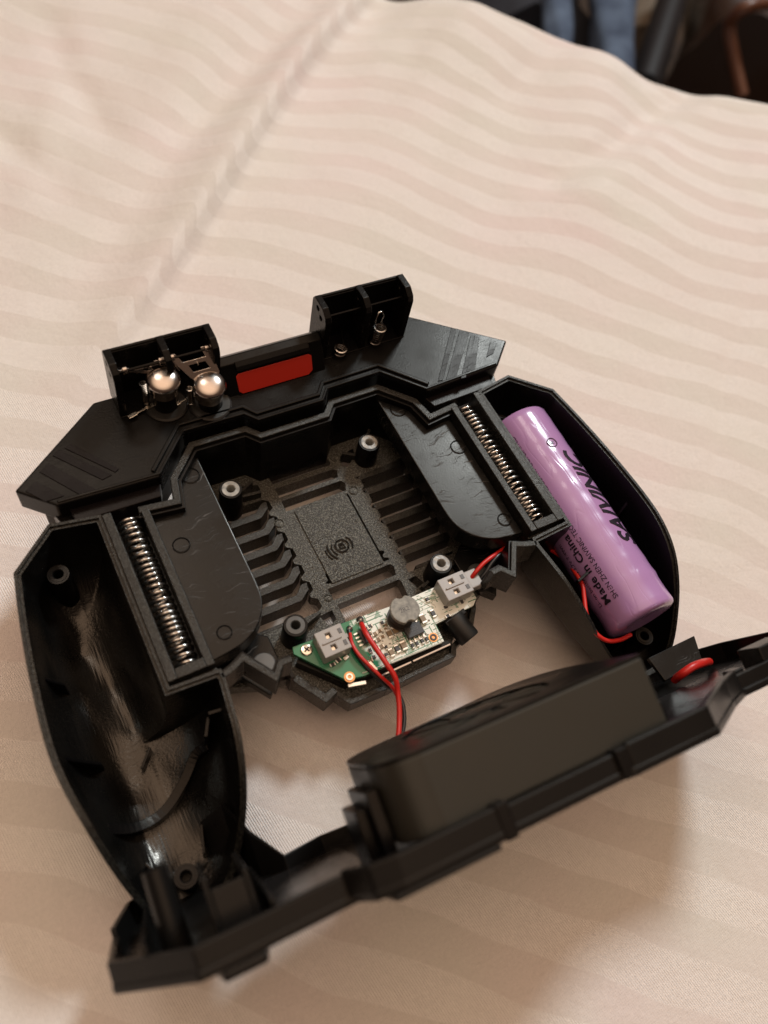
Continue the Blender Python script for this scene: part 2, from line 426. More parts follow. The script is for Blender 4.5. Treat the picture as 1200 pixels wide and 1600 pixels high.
    Z = Z + edge * sm((S + 5) / 5.0) * 0.8
    # stripe coordinate: follows the cloth, pushed about by the wrinkles
    sc = q - 0.48 * np.cos(ph * 0.8 + 0.5 * np.sin(q * 0.21)) * (0.15 + 0.85 * far) - 0.22 * np.sin(ph * 0.53 + 0.8) - 0.35 * np.sin(0.21 * t + 0.3)
    sc = sc + np.where(v < 0, 0, 0) + on * 0.4 / (1 + np.exp(-v / 0.12)) + on * 0.45 * np.exp(-np.abs(v) / 2.2) * np.tanh(v / 0.12)
    tcv = t + 0.25 * h
    nx, ny = A.shape
    verts = np.stack([X, Y, Z], -1).reshape(-1, 3)
    I = np.arange(nx * ny).reshape(nx, ny)
    quads = np.stack([I[:-1, :-1], I[1:, :-1], I[1:, 1:], I[:-1, 1:]], -1).reshape(-1, 4)
    me = bpy.data.meshes.new('bed_sheet')
    me.vertices.add(len(verts)); me.vertices.foreach_set('co', verts.ravel())
    me.loops.add(quads.size); me.loops.foreach_set('vertex_index', quads.ravel().astype(np.int32))
    me.polygons.add(len(quads)); me.polygons.foreach_set('loop_start', np.arange(0, quads.size, 4, dtype=np.int32))
    me.polygons.foreach_set('loop_total', np.full(len(quads), 4, dtype=np.int32))
    me.update(calc_edges=True); me.validate()
    uv = me.uv_layers.new(name='cloth'); co = np.stack([tcv, sc], -1).reshape(-1, 2)[quads.ravel()]
    uv.data.foreach_set('uv', co.ravel().astype(np.float32))
    uw = me.uv_layers.new(name='weave'); co = np.stack([t, q], -1).reshape(-1, 2)[quads.ravel()]
    uw.data.foreach_set('uv', co.ravel().astype(np.float32))
    me.polygons.foreach_set('use_smooth', np.ones(len(quads), dtype=bool))
    m = material('striped_damask_cotton', (0.75, 0.68, 0.62), 0.75)
    n = N(m); tcn = n.new('TexCoord'); sp = n.new('SeparateXYZ'); n.l(tcn.outputs['UV'], sp.inputs[0])
    U, V = sp.outputs['X'], sp.outputs['Y']
    uvn = n.new('UVMap'); uvn.uv_map = 'cloth'; sp0 = n.new('SeparateXYZ'); n.l(uvn.outputs[0], sp0.inputs[0]); VS = sp0.outputs['Y']
    uvw = n.new('UVMap'); uvw.uv_map = 'weave'; sp1 = n.new('SeparateXYZ'); n.l(uvw.outputs[0], sp1.inputs[0]); U, V = sp1.outputs['X'], sp1.outputs['Y']
    PITCH = 1.86
    wobn = n.math('MULTIPLY', n.math('SUBTRACT', n.noise(n.coord((0.3, 0.3, 0.3), kind='Object'), 1.0, 1), 0.5), 0.7)
    fr = n.math('FRACT', n.math('DIVIDE', n.math('ADD', VS, wobn), PITCH))
    tri = n.math('ABSOLUTE', n.math('SUBTRACT', fr, 0.5))              # 0..0.5
    stripe = n.rng(tri, 0.235, 0.255, 0, 1)                             # 1 = satin band
    # twill ribs in the satin bands, plain weave between
    tw = n.math('SINE', n.math('MULTIPLY', n.math('ADD', n.math('MULTIPLY', U, 1.0), n.math('MULTIPLY', V, 1.25)), 2 * math.pi / 0.085))
    p1 = n.math('SINE', n.math('MULTIPLY', U, 2 * math.pi / 0.07)); p2 = n.math('SINE', n.math('MULTIPLY', V, 2 * math.pi / 0.07))
    plain = n.math('MULTIPLY', p1, p2)
    irr = n.noise(n.coord((1, 1, 1), kind='Object'), 14, 3, 0.7)
    hgt = n.math('ADD', n.math('ADD', n.math('MULTIPLY', n.math('MULTIPLY', tw, 0.7), stripe), n.math('MULTIPLY', n.math('MULTIPLY', plain, 0.28), n.math('SUBTRACT', 1.0, stripe))), n.math('MULTIPLY', irr, 1.3))
    cr = n.noise(n.coord((0.62, 0.62, 1), (0, 0, R(42)), kind='Object'), 0.9, 6, 0.6)
    b0 = n.bump(cr, 1.0, 0.10)
    n.l(n.bump(hgt, 0.9, 0.0085, b0), n.b.inputs['Normal'])
    pinkn = n.ramp(n.noise(n.coord((1, 1, 1), kind='Object'), 0.16, 2), 0.35, 0.68)
    c1 = n.new('MixRGB'); n.l(pinkn, c1.inputs[0]); c1.inputs[1].default_value = (0.645, 0.61, 0.555, 1); c1.inputs[2].default_value = (0.68, 0.595, 0.565, 1)
    c2 = n.new('MixRGB'); n.l(pinkn, c2.inputs[0]); c2.inputs[1].default_value = (0.745, 0.705, 0.65, 1); c2.inputs[2].default_value = (0.76, 0.69, 0.655, 1)
    mx = n.new('MixRGB'); n.l(stripe, mx.inputs[0]); n.l(c1.outputs[0], mx.inputs[1]); n.l(c2.outputs[0], mx.inputs[2])
    spk = n.rng(irr, 0.25, 0.75, 0.93, 1.06)
    vm = n.new('VectorMath'); vm.operation = 'SCALE'; n.l(mx.outputs[0], vm.inputs[0]); n.l(spk, vm.inputs['Scale'])
    n.l(vm.outputs[0], n.b.inputs['Base Color'])
    n.l(n.rng(stripe, 0, 1, 0.8, 0.52), n.b.inputs['Roughness'])
    n.l(n.rng(stripe, 0, 1, 0.08, 0.5), sock(n.b, 'Specular IOR Level'))
    sock(n.b, 'Sheen Weight').default_value = 0.0; sock(n.b, 'Sheen Roughness').default_value = 0.5
    me.materials.append(m)
    ob = bpy.data.objects.new('bed_sheet', me); COL.objects.link(ob); ob['kind'] = 'structure'
    ob['label'] = 'rumpled off white bed sheet woven with satin stripes'
build_sheet()

#SECTION_SHELL
# ------------------------------------------------------------------ main shell
shell = thing('controller_shell', 'open black plastic controller shell with two hollow grips and a vented floor', 'game controller', (0, 0, 0.1))

# canonical grip rim (right hand side, x > 0): x, y, rim height
corner_a = [(4.97, 1.9, 3), (6.05, 2.08, 3), (7.0, 1.22, 3)]
smooth_b = crom([(7.0, 1.22, 3), (7.17, .2, 3), (7.32, -1.0, 3), (7.42, -2.4, 3), (7.38, -3.3, 3), (7.25, -4.1, 2.85), (7.12, -4.8, 2.4), (6.97, -5.4, 1.8), (6.78, -5.88, 1.25), (6.4, -6.2, .98), (5.75, -6.25, .95), (5.2, -6.05, 1.1), (4.78, -5.6, 1.6), (4.44, -5.05, 2.2), (4.19, -4.4, 2.7), (4.04, -3.75, 2.96), (3.97, -3.2, 3), (3.9, -2.62, 3)], 4)[1:]
corner_c = [(3.92, -2.42, 3), (4.97, -2.36, 3)]
def dens(a, b, m): return [tuple(a[i] + (b[i] - a[i]) * k / m for i in range(3)) for k in range(m)]
GR = dens(corner_a[0], corner_a[1], 5) + dens(corner_a[1], corner_a[2], 6) + [corner_a[2]] + smooth_b + dens(corner_c[0], corner_c[1], 5) + dens(corner_c[1], corner_a[0], 14)
def rim_z_y(y): return 3.0
def bowl(sgn, mat_in, mat_out, parent, label):
    pts = [(p[0] * sgn, p[1], p[2]) for p in GR]; n = len(pts)
    inner2 = offs(pts, 0.13 * sgn, True); 
    # keep the right orientation: inner must be nearer the spine
    cx, cy = 5.6 * sgn, -1.5
    if (inner2[8] - Vector((cx, cy))).length > (Vector(pts[8][:2]) - Vector((cx, cy))).length: inner2 = offs(pts, -0.13 * sgn, True)
    def spine(y):
        yy = max(-5.1, min(0.7, y)); t = (yy - 0.7) / (-5.8)
        return Vector((sgn * (6.0 + t * (-0.1)), yy))
    def zbot(y):
        t = min(1, max(0, (1.9 - y) / 2.2)); return 0.95 + (0.42 - 0.95) * t * t * (3 - 2 * t)
    def surf(ring, zdrop, thick, p):
        vs = []; K = [1.0, 0.992, 0.975, 0.95, 0.91, 0.86, 0.79, 0.70, 0.58, 0.44, 0.28, 0.12]
        for k in K:
            for i in range(n):
                sp = spine(ring[i][1]); xy = sp + (Vector(ring[i][:2]) - sp) * k
                zt = pts[i][2] - zdrop; zb = zbot(xy.y) - thick
                zz = zb + (zt - zb) * (0.42 * k ** 2.3 + 0.58 * k ** (p * 2.6))
                vs.append((xy.x, xy.y, zz))
        return vs, len(K)
    vi, K = surf([(q.x, q.y) for q in inner2], 0.06, 0.0, 5.5)
    fs = []
    for k in range(K - 1):
        for i in range(n):
            j = (i + 1) % n; fs.append((k * n + i, k * n + j, (k + 1) * n + j, (k + 1) * n + i))
    c = len(vi); 
    # close the spine strip
    fs.append(tuple((K - 1) * n + i for i in range(n)))
    o = obj('grip_lining', vi, fs, mat_in, parent, smooth=50); lab(o, label)
    vo, K = surf([(p[0], p[1]) for p in pts], 0.0, 0.16, 4.2)
    fs = []
    for k in range(K - 1):
        for i in range(n):
            j = (i + 1) % n; fs.append((k * n + i, k * n + j, (k + 1) * n + j, (k + 1) * n + i))
    fs.append(tuple((K - 1) * n + i for i in range(n)))
    # rim: grained band with a lower inner lip
    b = len(vo); mid = [(Vector(pts[i][:2]) + inner2[i]) / 2 for i in range(n)]
    for i in range(n): vo.append((mid[i].x, mid[i].y, pts[i][2]))
    for i in range(n): vo.append((mid[i].x, mid[i].y, pts[i][2] - 0.06))
    for i in range(n): vo.append((inner2[i].x, inner2[i].y, pts[i][2] - 0.06))
    for i in range(n):
        j = (i + 1) % n
        fs.append((i, j, b + j, b + i)); fs.append((b + i, b + j, b + n + j, b + n + i)); fs.append((b + n + i, b + n + j, b + 2 * n + j, b + 2 * n + i))
    o = obj('grip_wall', vo, fs, mat_out, parent, smooth=30)
    return o
bowl(-1, BOWL, GRAIN, shell, 'hollow left grip lining with shiny worn streaks')
bowl(1, INNER, GRAIN, shell, 'hollow right grip lining holding the battery')

# rim following the zigzag edge between the grips
half = [(4.2, 1.72), (3.34, 1.62), (3.2, 2.22), (2.5, 2.95), (1.15, 2.93), (0.88, 2.62)]
ridge = half + mir(half)[::-1]
ribbon('rim', ridge, 0.17, 1.0, 3.0, GRAIN, shell, bevel=0.02)
ribbon('rim_lip', ridge, 0.07, 2.3, 2.9, INNER, shell, side=0.122, bevel=0.01)
tub = [(3.3, -2.25), (3.22, 1.6), (3.08, 2.15), (2.42, 2.80), (1.2, 2.78), (0.92, 2.47)]
tubp = tub + mir(tub)[::-1]
zt = [2.36] * len(tubp)
# inner tub wall, slightly drafted
def drafted(path, z1, z0, draft, th, name, mat):
    top = offs(path, 0, False); bot = offs(path, draft, False); topo = offs(path, -th, False); boto = offs(path, draft - th, False)
    n = len(path); v = [(p.x, p.y, z1) for p in top] + [(p.x, p.y, z0) for p in bot] + [(p.x, p.y, z1) for p in topo] + [(p.x, p.y, z0) for p in boto]; f = []
    for i in range(n - 1):
        f += [(i, i + 1, n + i + 1, n + i), (2 * n + i, 3 * n + i, 3 * n + i + 1, 2 * n + i + 1), (i, 2 * n + i, 2 * n + i + 1, i + 1), (n + i, n + i + 1, 3 * n + i + 1, 3 * n + i)]
    return obj(name, v, f, mat, shell)
drafted(tubp[1:-1], 2.88, 1.1, 0.10, 0.1, 'tub_wall', INNER)

# vented floor
fl = [(0.92, 2.62), (1.2, 2.93), (2.5, 2.95), (3.3, 2.1), (3.45, 1.6), (3.9, 1.5), (3.9, -2.3), (3.05, -2.62), (2.45, -2.7), (2.0, -3.3), (1.6, -3.4), (1.30, -3.74)]
floor_outline = fl + [(-1.45, -3.74), (-1.6, -3.45), (-1.95, -3.5), (-2.38, -2.8), (-2.5, -2.72), (-3.05, -2.62), (-3.9, -2.3), (-3.9, 1.5), (-3.45, 1.6), (-3.3, 2.1), (-2.5, 2.95), (-1.2, 2.93), (-0.92, 2.62)]
def rect(x0, x1, y0, y1): return [(x0, y0), (x1, y0), (x1, y1), (x0, y1)]
ZF = 1.3
LT = [1.86, 1.37, 0.88, 0.39, -0.10, -0.59, -1.08]       # tip heights of the left slots
# saw-toothed inner edge of the left vents
saw = []
for y in LT: saw += [(-1.12, y - 0.02), (-0.98, y - 0.12), (-0.98, y - 0.34), (-1.12, y - 0.42)]
hl = [(-2.95, 1.9)] + saw + [(-2.95, -1.52)]
RT = [1.47, 0.98, 0.49, 0.0, -0.49, -0.98]
saw2 = []
for y in RT: saw2 += [(1.40, y + 0.10), (1.50, y - 0.02), (1.50, y - 0.22), (1.40, y - 0.30)]
hr = [(2.9, 1.66)] + saw2 + [(1.40, -1.45), (2.2, -1.45), (2.42, -1.25), (2.9, -1.2)]
slots = [[(-0.70, 2.40), (0.93, 2.40), (0.99, 2.32), (0.99, 2.24), (0.93, 2.16), (-0.70, 2.16)],
         [(-0.70, 2.02), (0.97, 2.02), (1.06, 1.94), (0.97, 1.74), (-0.70, 1.74)],
         [(-0.70, 1.62), (1.0, 1.62), (1.08, 1.50), (1.0, 1.30), (-0.70, 1.30)],
         [(-0.66, -1.06), (1.08, -1.06), (1.14, -1.16), (1.08, -1.38), (-0.66, -1.38)],
         [(-0.62, -1.52), (1.08, -1.52), (1.12, -1.60), (1.08, -2.10), (-0.62, -2.10)],
         [(0.955, 1.2), (1.005, 1.2), (1.005, -0.62), (1.10, -0.66), (1.10, -0.72), (1.02, -0.76), (1.02, -0.84), (1.12, -0.88), (1.12, -0.94), (0.955, -0.94)],
         [(-0.55, -0.66), (-0.55, -0.86), (-0.62, -0.88), (-0.62, -0.93), (-0.49, -0.95), (-0.49, -0.80), (-0.51, -0.66)],
         [(1.25, 2.30), (1.75, 2.42), (1.72, 2.20), (1.38, 1.95), (1.25, 2.02)],
         [(-1.05, 2.30), (-1.55, 2.42), (-1.52, 2.20), (-1.25, 2.02), (-1.05, 2.08)],
         [(-1.15, -1.62), (-0.80, -1.60), (-0.80, -1.85), (-1.02, -1.95)],
         [(1.30, -1.62), (1.52, -1.60), (1.62, -1.85), (1.40, -1.92)]]
prism('vent_floor', floor_outline, ZF - 0.42, ZF, FLOORG, shell, holes=[hl[::-1], hr] + [s[::-1] for s in slots])
for i, y in enumerate(LT):
    yb = y - 0.50
    pl = [(-2.98, yb), (-1.36, yb), (-1.08, yb + 0.20), (-1.05, yb + 0.40), (-1.20, yb + 0.40), (-1.42, yb + 0.19), (-2.98, yb + 0.19)]
    if i == 6: continue
    if i == 1: f00 = f0
    f0 = prism('fin', pl, 0.72, ZF - 0.005, GRAIN, shell, bevel=0.012) if i == 0 else dup(f00, (0, y - LT[0], 0))
for i, y in enumerate(RT):
    yb = y - 0.02
    if i == 1: f11 = f1
    pl = [(1.46, yb), (2.95, yb), (2.95, yb + 0.19), (1.46, yb + 0.19)]
    f1 = prism('fin', pl, 0.70, ZF - 0.005, GRAIN, shell, bevel=0.012) if i == 0 else dup(f11, (0, y - RT[0], 0))
box('vent_slot_frame', (-2.35, -1.47, 1.0), (1.3, 0.10, 0.6), GRAIN, shell, bevel=0.02)
box('vent_slot_frame', (2.2, -1.40, 1.0), (1.1, 0.10, 0.6), GRAIN, shell, bevel=0.02)
# cross bars of the centre slots
# raised centre plate with its embossed mark
cp = [(-0.50, -0.98), (0.93, -0.98), (0.93, 1.2), (-0.52, 1.22)]
cpl = prism('centre_plate', cp, ZF - 0.3, ZF + 0.035, FLOORG, shell, bevel=0.012)
def arc(cx, cy, r, a0, a1, z, n=14): return [(cx + r * math.cos(R(a0 + (a1 - a0) * i / n)), cy + r * math.sin(R(a0 + (a1 - a0) * i / n)), z) for i in range(n + 1)]
em = MB(); ez = ZF + 0.05; ex, ey = 0.17, -0.15
em.add(*tube_g(arc(ex, ey, 0.17, 0, 360, ez, 24), 0.024, 6))
em.add(*tube_g(arc(ex, ey, 0.27, -35, 45, ez), 0.022, 6)); em.add(*tube_g(arc(ex, ey, 0.27, 150, 225, ez), 0.016, 6))
em.add(*tube_g(arc(ex, ey, 0.37, 155, 230, ez), 0.026, 6)); em.add(*tube_g(arc(ex, ey, 0.45, 175, 215, ez), 0.016, 6))
for dx, dy, L, a in ((-0.06, 0.0, 0.16, 80), (0.05, 0.0, 0.16, 100), (0, 0.02, 0.10, 5), (0, -0.07, 0.12, 170), (0.0, 0.07, 0.1, 10)):
    ca, sa = math.cos(R(a)) * L / 2, math.sin(R(a)) * L / 2
    em.add(*tube_g([(ex + dx - ca, ey + dy - sa, ez), (ex + dx + ca, ey + dy + sa, ez)], 0.018, 6))
em.build('embossed_emblem', GRAIN, shell, smooth=50)
# ejector pin marks: shallow disc inside a groove
def pinmark(x, y, z, r, mat, parent, deep=False):
    g = MB(); g.add(*lathe_g([(r, 0.0), (r, 0.012), (r + 0.012, 0.022), (r + 0.03, 0.012), (r + 0.032, 0.0)], (x, y, z), seg=28, close=False))
    g.add(*lathe_g([(0.0001, 0.006), (r - 0.012, 0.006), (r - 0.012, 0.0)], (x, y, z), seg=28, close=False))
    return g.build('ejector_mark', mat, parent, smooth=30)
for (x, y) in ((-1.0, 1.05), (1.18, 1.22), (1.18, 2.32), (-0.75, -1.28)):
    pinmark(x, y, ZF, 0.10 if y > -1 else 0.07, FLOORG, shell)

# screw posts
def post(name, x, y, z0, z1, r, ri, face=INSERT, ring=True):
    o = lathe(name, [(r * 1.12, z0 - z1), (r * 1.03, -0.05), (r * 1.0, -0.02), (r * 0.97, 0.0), (r * 0.80, 0.0), (r * 0.80, -0.035)], (x, y, z1), INNER, shell, close=False)
    f = lathe('post_face', [(r * 0.79, -0.03), (r * 0.78, 0.012), (ri * 1.25, 0.014), (ri * 1.05, -0.005), (ri, -0.03), (ri, -0.5), (0.001, -0.5)], (x, y, z1), face, o, close=False)
    return o
POSTS = [(-1.91, 2.0), (1.92, 2.0), (-1.93, -1.86), (1.95, -1.82)]
DARKF = grain_plastic('post_face_dark', (0.06, 0.062, 0.06), 0.3, 0.004, 14)
for i, (x, y) in enumerate(POSTS):
    post('screw_post', x, y, 1.0, 2.07, 0.275, 0.095, DARKF if i == 2 else INSERT)
# ribs from the posts to the floor centre
for a, b, h in (((-1.65, 2.0), (-1.12, 1.95), 1.55), ((-1.6, 2.15), (-1.2, 2.35), 1.5), ((1.65, 2.1), (1.35, 2.3), 1.5), ((1.95, 2.25), (2.3, 2.6), 1.7), ((-1.7, -1.78), (-1.15, -1.62), 1.6), ((1.75, -1.9), (1.45, -2.0), 1.5), ((2.2, -1.8), (3.2, -1.6), 1.5)):
    ribbon('rib', [a, b], 0.08, 1.1, h, GRAIN, shell, bevel=0.01)
post('screw_post', -6.22, 1.30, 0.9, 2.15, 0.24, 0.10, INNER)
post('screw_post', 5.62, 1.25, 0.9, 2.15, 0.24, 0.10, INNER)
post('screw_post', -5.92, -5.55, 0.5, 1.25, 0.24, 0.10, INNER)
post('screw_post', 6.15, -5.4, 0.5, 1.3, 0.24, 0.10, INNER)

# spring housings
spring_root = []
for s in (-1, 1):
    X = lambda x: s * x
    fr = rect(3.98, 4.97, -2.30, 1.80); hole = rect(4.16, 4.76, -2.06, 1.86)
    xs = 0.0
    mb = MB()
    def bx(x0, x1, y0, y1, z0, z1): mb.add(*box_g(((X(x0) + X(x1)) / 2, (y0 + y1) / 2, (z0 + z1) / 2), (abs(x1 - x0), y1 - y0, z1 - z0)))
    outer0 = 4.80 if s > 0 else 4.80
    bx(3.985, 4.16, -2.28, 1.66, 1.0, 3.03); bx(4.77, 4.965, -2.28, 1.86, 1.3, 3.05); bx(4.16, 4.77, -2.28, -2.06, 1.3, 3.04)
    mb.build('spring_housing', GRAIN, shell, bevel=0.015)
    box('channel_floor', (X(4.465), -0.1, 1.9), (0.608, 3.9, 1.0), INNER, shell)
    box('housing_lip', (X(4.475), -2.315, 2.72), (1.04, 0.06, 0.10), GRAIN, shell, bevel=0.015)
    p = thing('coil_spring', 'long steel coil spring in the %s housing slot, beside the %s' % (('left', 'empty grip') if s < 0 else ('right', 'purple battery')), 'spring', (X(4.47), -2.0, 2.45), 'steel coil springs in the housing slots')
    tb = MB(); Ls = 3.72
    hx = []; turns = 25; n = 18
    for i in range(turns * n + 1):
        t = i / (turns * n); a = 2 * math.pi * i / n
        pitch = t + 0.012 * math.sin(5.5 * t * math.pi + s)
        hx.append((X(4.465) + 0.225 * math.cos(a), -1.98 + Ls * pitch, 2.70 + 0.215 * math.sin(a)))
    tb.add(*tube_g(hx, 0.041, 7)); tb.build('coil', STEEL, p, smooth=60)
    tb = MB(); tb.add(*tube_g([hx[0], (X(4.30), -2.0, 2.62), (X(4.465), -2.02, 2.70), (X(4.60), -2.03, 2.86)], 0.032, 6)); tb.build('hook', STEEL, p, smooth=60)

# notched lower edge between grip and floor
notch = [(3.97, -2.58), (3.68, -2.50), (3.42, -2.38), (2.98, -3.05), (2.76, -2.80), (2.52, -2.82)]
for s in (-1, 1):
    pth = notch if s > 0 else mir(notch)
    ribbon('notched_edge', pth, 0.14, 2.15, 3.0, GRAIN, shell, bevel=0.02)
    ribbon('notch_lip', pth, 0.05, 2.1, 2.93, INNER, shell, side=0.095 * (-s), bevel=0.01)
    pad_pts = [(3.97, -2.4), (3.42, -2.36), (3.0, -3.0), (2.76, -2.75), (2.5, -2.7), (2.5, -1.7), (3.0, -1.3), (3.9, -1.8)]
    prism('shelf', [(s * a, b) for a, b in pad_pts], 1.30, 1.62, WING, shell, bevel=0.03)
    lathe('round_pad', [(0.26, 0), (0.26, 0.05), (0.235, 0.08), (0.001, 0.085)], (s * 2.86, -2.28, 1.62), DARKF if s > 0 else gloss_plastic('grey_pad', (0.10, 0.10, 0.095), 0.35, 0.4), shell, close=False)
    ribbon('side_wall', [(s * 2.45, -2.9), (s * 2.45, -2.45)], 0.08, 1.0, 1.95, INNER, shell)
# wall round the board bay
bayL = [(-2.36, -2.84), (-1.93, -3.55), (-1.66, -3.46), (-1.42, -3.83), (-0.55, -3.86), (1.30, -3.83), (1.40, -3.66), (2.02, -3.42), (2.36, -3.0), (2.44, -2.84)]
ribbon('bay_wall', bayL[:3], 0.17, 0.95, 1.62, GRAIN, shell, bevel=0.015)
ribbon('bay_wall', bayL[2:5], 0.13, 0.95, 1.50, GRAIN, shell, bevel=0.015)
ribbon('bay_wall', bayL[4:], 0.13, 0.95, 1.50, GRAIN, shell, bevel=0.015)
ribbon('bay_step', [(-2.15, -2.5), (-1.35, -3.42), (1.35, -3.56)], 0.10, 1.2, 1.66, INNER, shell)
# ribs standing in the grips
def web(name, a, b, z0, z1, th=0.07, mat=INNER, zb1=None):
    return ribbon(name, [a, b], th, [z0, z0], [z1, z1 if zb1 is None else zb1], mat, shell, bevel=0.012)
web('web', (7.28, -0.15), (6.45, -0.50), 0.6, 2.55, zb1=1.3); web('web', (7.36, -2.3), (6.7, -2.6), 0.6, 2.6, zb1=1.4)
web('web', (-7.20, -0.9), (-6.85, -0.95), 0.6, 2.35, zb1=1.6); web('web', (-7.28, -2.6), (-6.7, -2.75), 0.6, 2.2, zb1=1.2)
# stepped ridge across the left grip
rp = crom([(-6.98, -4.05), (-6.5, -4.2), (-5.9, -4.12), (-5.3, -3.72), (-4.9, -3.35), (-4.62, -3.32)], 5)
ribbon('stepped_ridge', rp, 0.20, 0.3, [0.78 + 0.50 * abs((p[0] + 5.75) / 1.2) ** 2 for p in rp], INNER, shell, bevel=0.012)
web('web', (-4.62, -3.32), (-4.42, -2.95), 0.5, 1.95, 0.08); web('web', (-4.42, -2.95), (-4.02, -3.0), 0.5, 2.2, 0.08)
web('web', (-6.35, -5.35), (-6.55, -4.95), 0.4, 1.1, 0.06); web('web', (-5.45, -5.3), (-5.3, -4.75), 0.4, 1.15, 0.06)
web('web', (-6.0, -3.1), (-5.7, -2.75), 0.4, 0.85, 0.06)
web('web', (6.35, -4.75), (6.9, -4.55), 0.5, 1.9, 0.07); web('web', (5.55, -5.3), (5.9, -5.0), 0.5, 1.5, 0.05)
prism('support_tab', [P2(1013, 1028, 2.2), P2(1085, 993, 2.2), P2(1098, 1032, 2.2), P2(1040, 1064, 2.2)], 2.08, 2.2, WING, shell, bevel=0.02)
web('web', (4.62, -3.72), (5.0, -3.62), 0.9, 2.55, 0.07)

#SECTION_CLAMP
# ------------------------------------------------------------------ sliding clamp
clamp = thing('sliding_clamp', 'black sliding clamp plate with two trigger brackets and a red inlay', 'phone clamp', (0, 3.4, 2.3))
front = [(6.45, 2.95), (5.75, 2.28), (3.52, 2.18), (2.62, 3.16), (1.12, 3.13), (0.87, 2.83)]
back = [(-4.22, 4.66), (4.22, 4.66)]
plate_o = front + mir(front)[::-1] + back
prism('plate', plate_o, 2.62, 3.3, PLATE, clamp, bevel=0.05, seg=3)
# lower ledge along the front
for s in (-1, 1):
    lg = [(5.55, 2.40), (5.5, 1.93), (3.62, 1.88), (3.52, 2.18), (3.5, 2.4)]
    prism('ledge', [(s * a, b) for a, b in lg], 2.5, 2.98, STRIP, clamp, bevel=0.02)
    lg = [(5.9, 2.5), (5.75, 2.05), (4.95, 2.0), (4.95, 2.5)]
    prism('ledge', [(s * a, b) for a, b in lg], 2.3, 2.75, PLATE, clamp, bevel=0.02)
# raised double line that repeats the zigzag edge
fp = [(a, b + 0.20) for a, b in [(3.62, 2.15), (2.66, 3.16), (1.06, 3.13), (0.82, 2.83)]]
ribbon('raised_line', fp + mir(fp)[::-1], 0.10, 3.28, 3.37, PLATE, clamp, bevel=0.025)
fp = [(a, b + 0.06) for a, b in [(5.72, 2.30), (3.50, 2.20), (2.62, 3.12), (1.10, 3.09), (0.85, 2.80)]]
ribbon('raised_line', fp + mir(fp)[::-1], 0.07, 3.2, 3.335, PLATE, clamp, bevel=0.02)
sk_ = [(6.0, 2.75), (5.6, 2.42), (3.62, 2.36), (2.70, 3.30), (1.10, 3.27), (0.86, 2.98)]
ribbon('skirt', sk_ + mir(sk_)[::-1], 0.12, 1.5, 2.64, INNER, clamp)
# decorative strips at both ends
def quad_on_plate(pts, name='decor_strip', h=0.022, mat=STRIP):
    return prism(name, pts, 3.295, 3.3 + h, mat, clamp, bevel=0.008)
DS = [[(705, 512), (713, 516), (692, 594), (684, 596)], [(718, 517), (733, 520), (712, 592), (696, 597)], [(742, 524), (749, 527), (742, 578), (728, 582)], [(766, 534), (776, 537), (771, 552), (760, 558)], [(735, 524), (742, 524), (728, 590), (720, 592)]]
for q in DS:
    w_ = [P2(a, b, 3.31) for a, b in q]
    quad_on_plate(w_)
    # matching strip on the other end, mirrored
DL = [[(82, 712), (92, 703), (175, 742), (160, 750)], [(62, 738), (76, 724), (150, 765), (128, 775)], [(40, 768), (56, 752), (100, 775), (72, 784)], [(100, 700), (112, 694), (186, 733), (180, 738)]]
for q in DL: quad_on_plate([P2(a, b, 3.31) for a, b in q])
# arms of the clamp lying in the shell
for s in (-1, 1):
    cv = crom([(2.44, -0.80), (2.47, -1.15), (2.60, -1.48), (2.86, -1.78), (3.22, -1.98), (3.6, -2.06)], 4)
    arm = [(2.44, 2.95)] + cv + [(3.97, -2.10), (3.97, 1.62), (3.30, 1.55), (3.14, 2.18), (2.50, 2.84)]
    a = prism('arm', [(s * p[0], p[1]) for p in arm], 2.12, 2.7, WING, clamp, bevel=0.035, seg=3)
    lab(a, 'scratched glossy arm reaching into the shell')
    for (x, y, r) in (((3.61, 0.68, 0.17), (3.52, -1.62, 0.14), (2.78, 2.32, 0.19)) if s < 0 else ((2.81, 2.29, 0.19), (3.72, 0.68, 0.18), (3.72, -1.62, 0.15))):
        pinmark(s * x, y, 2.70, r, WING, a)
# trigger brackets
ZT = 4.78
def cheek(x, th, y0, y1, holes=True):
    pr = [(y0, 3.25), (y0 - 0.02, ZT - 0.16), (y0 + 0.04, ZT - 0.02), (y0 + 0.24, ZT + 0.12), (y1 - 0.08, ZT + 0.12), (y1, ZT), (y1, 3.25)]
    hs = [disc_poly(y0 + 0.26, ZT - 0.22, 0.07, 12), disc_poly(y0 + 0.45, ZT - 0.06, 0.07, 12)] if holes else []
    v, f = prism_g(pr, x - th / 2, x + th / 2, [h[::-1] for h in hs])
    v = [(p[2], p[0], p[1]) for p in v]
    return obj('bracket_cheek', v, f, PLATE, clamp, bevel=0.02)
for s in (-1, 1):
    for x in (3.70, 2.52, 1.42):
        th = 0.17
        cheek(s * x + (0.0), th, 4.02, 4.78)
    prism('bracket_back', rect(min(s * 1.4, s * 3.72), max(s * 1.4, s * 3.72), 4.66, 4.74), 3.25, ZT + 0.02, PLATE, clamp, bevel=0.01)
    tube('bracket_rod', [(s * 1.42, 4.72, ZT + 0.02), (s * 3.7, 4.72, ZT + 0.02)], 0.045, PLATE, clamp, 8)
    prism('bracket_floor', rect(min(s * 1.34, s * 3.78), max(s * 1.34, s * 3.78), 4.0, 4.7), 3.2, 3.33, INNER, clamp, bevel=0.01)
    for k in (0, 1):
        x = s * (3.11 if k == 0 else 1.97)
        tube('pivot_pin', [(x - 0.5, 4.28, ZT - 0.22), (x + 0.5, 4.28, ZT - 0.22)], 0.03, INNER, clamp, 6)
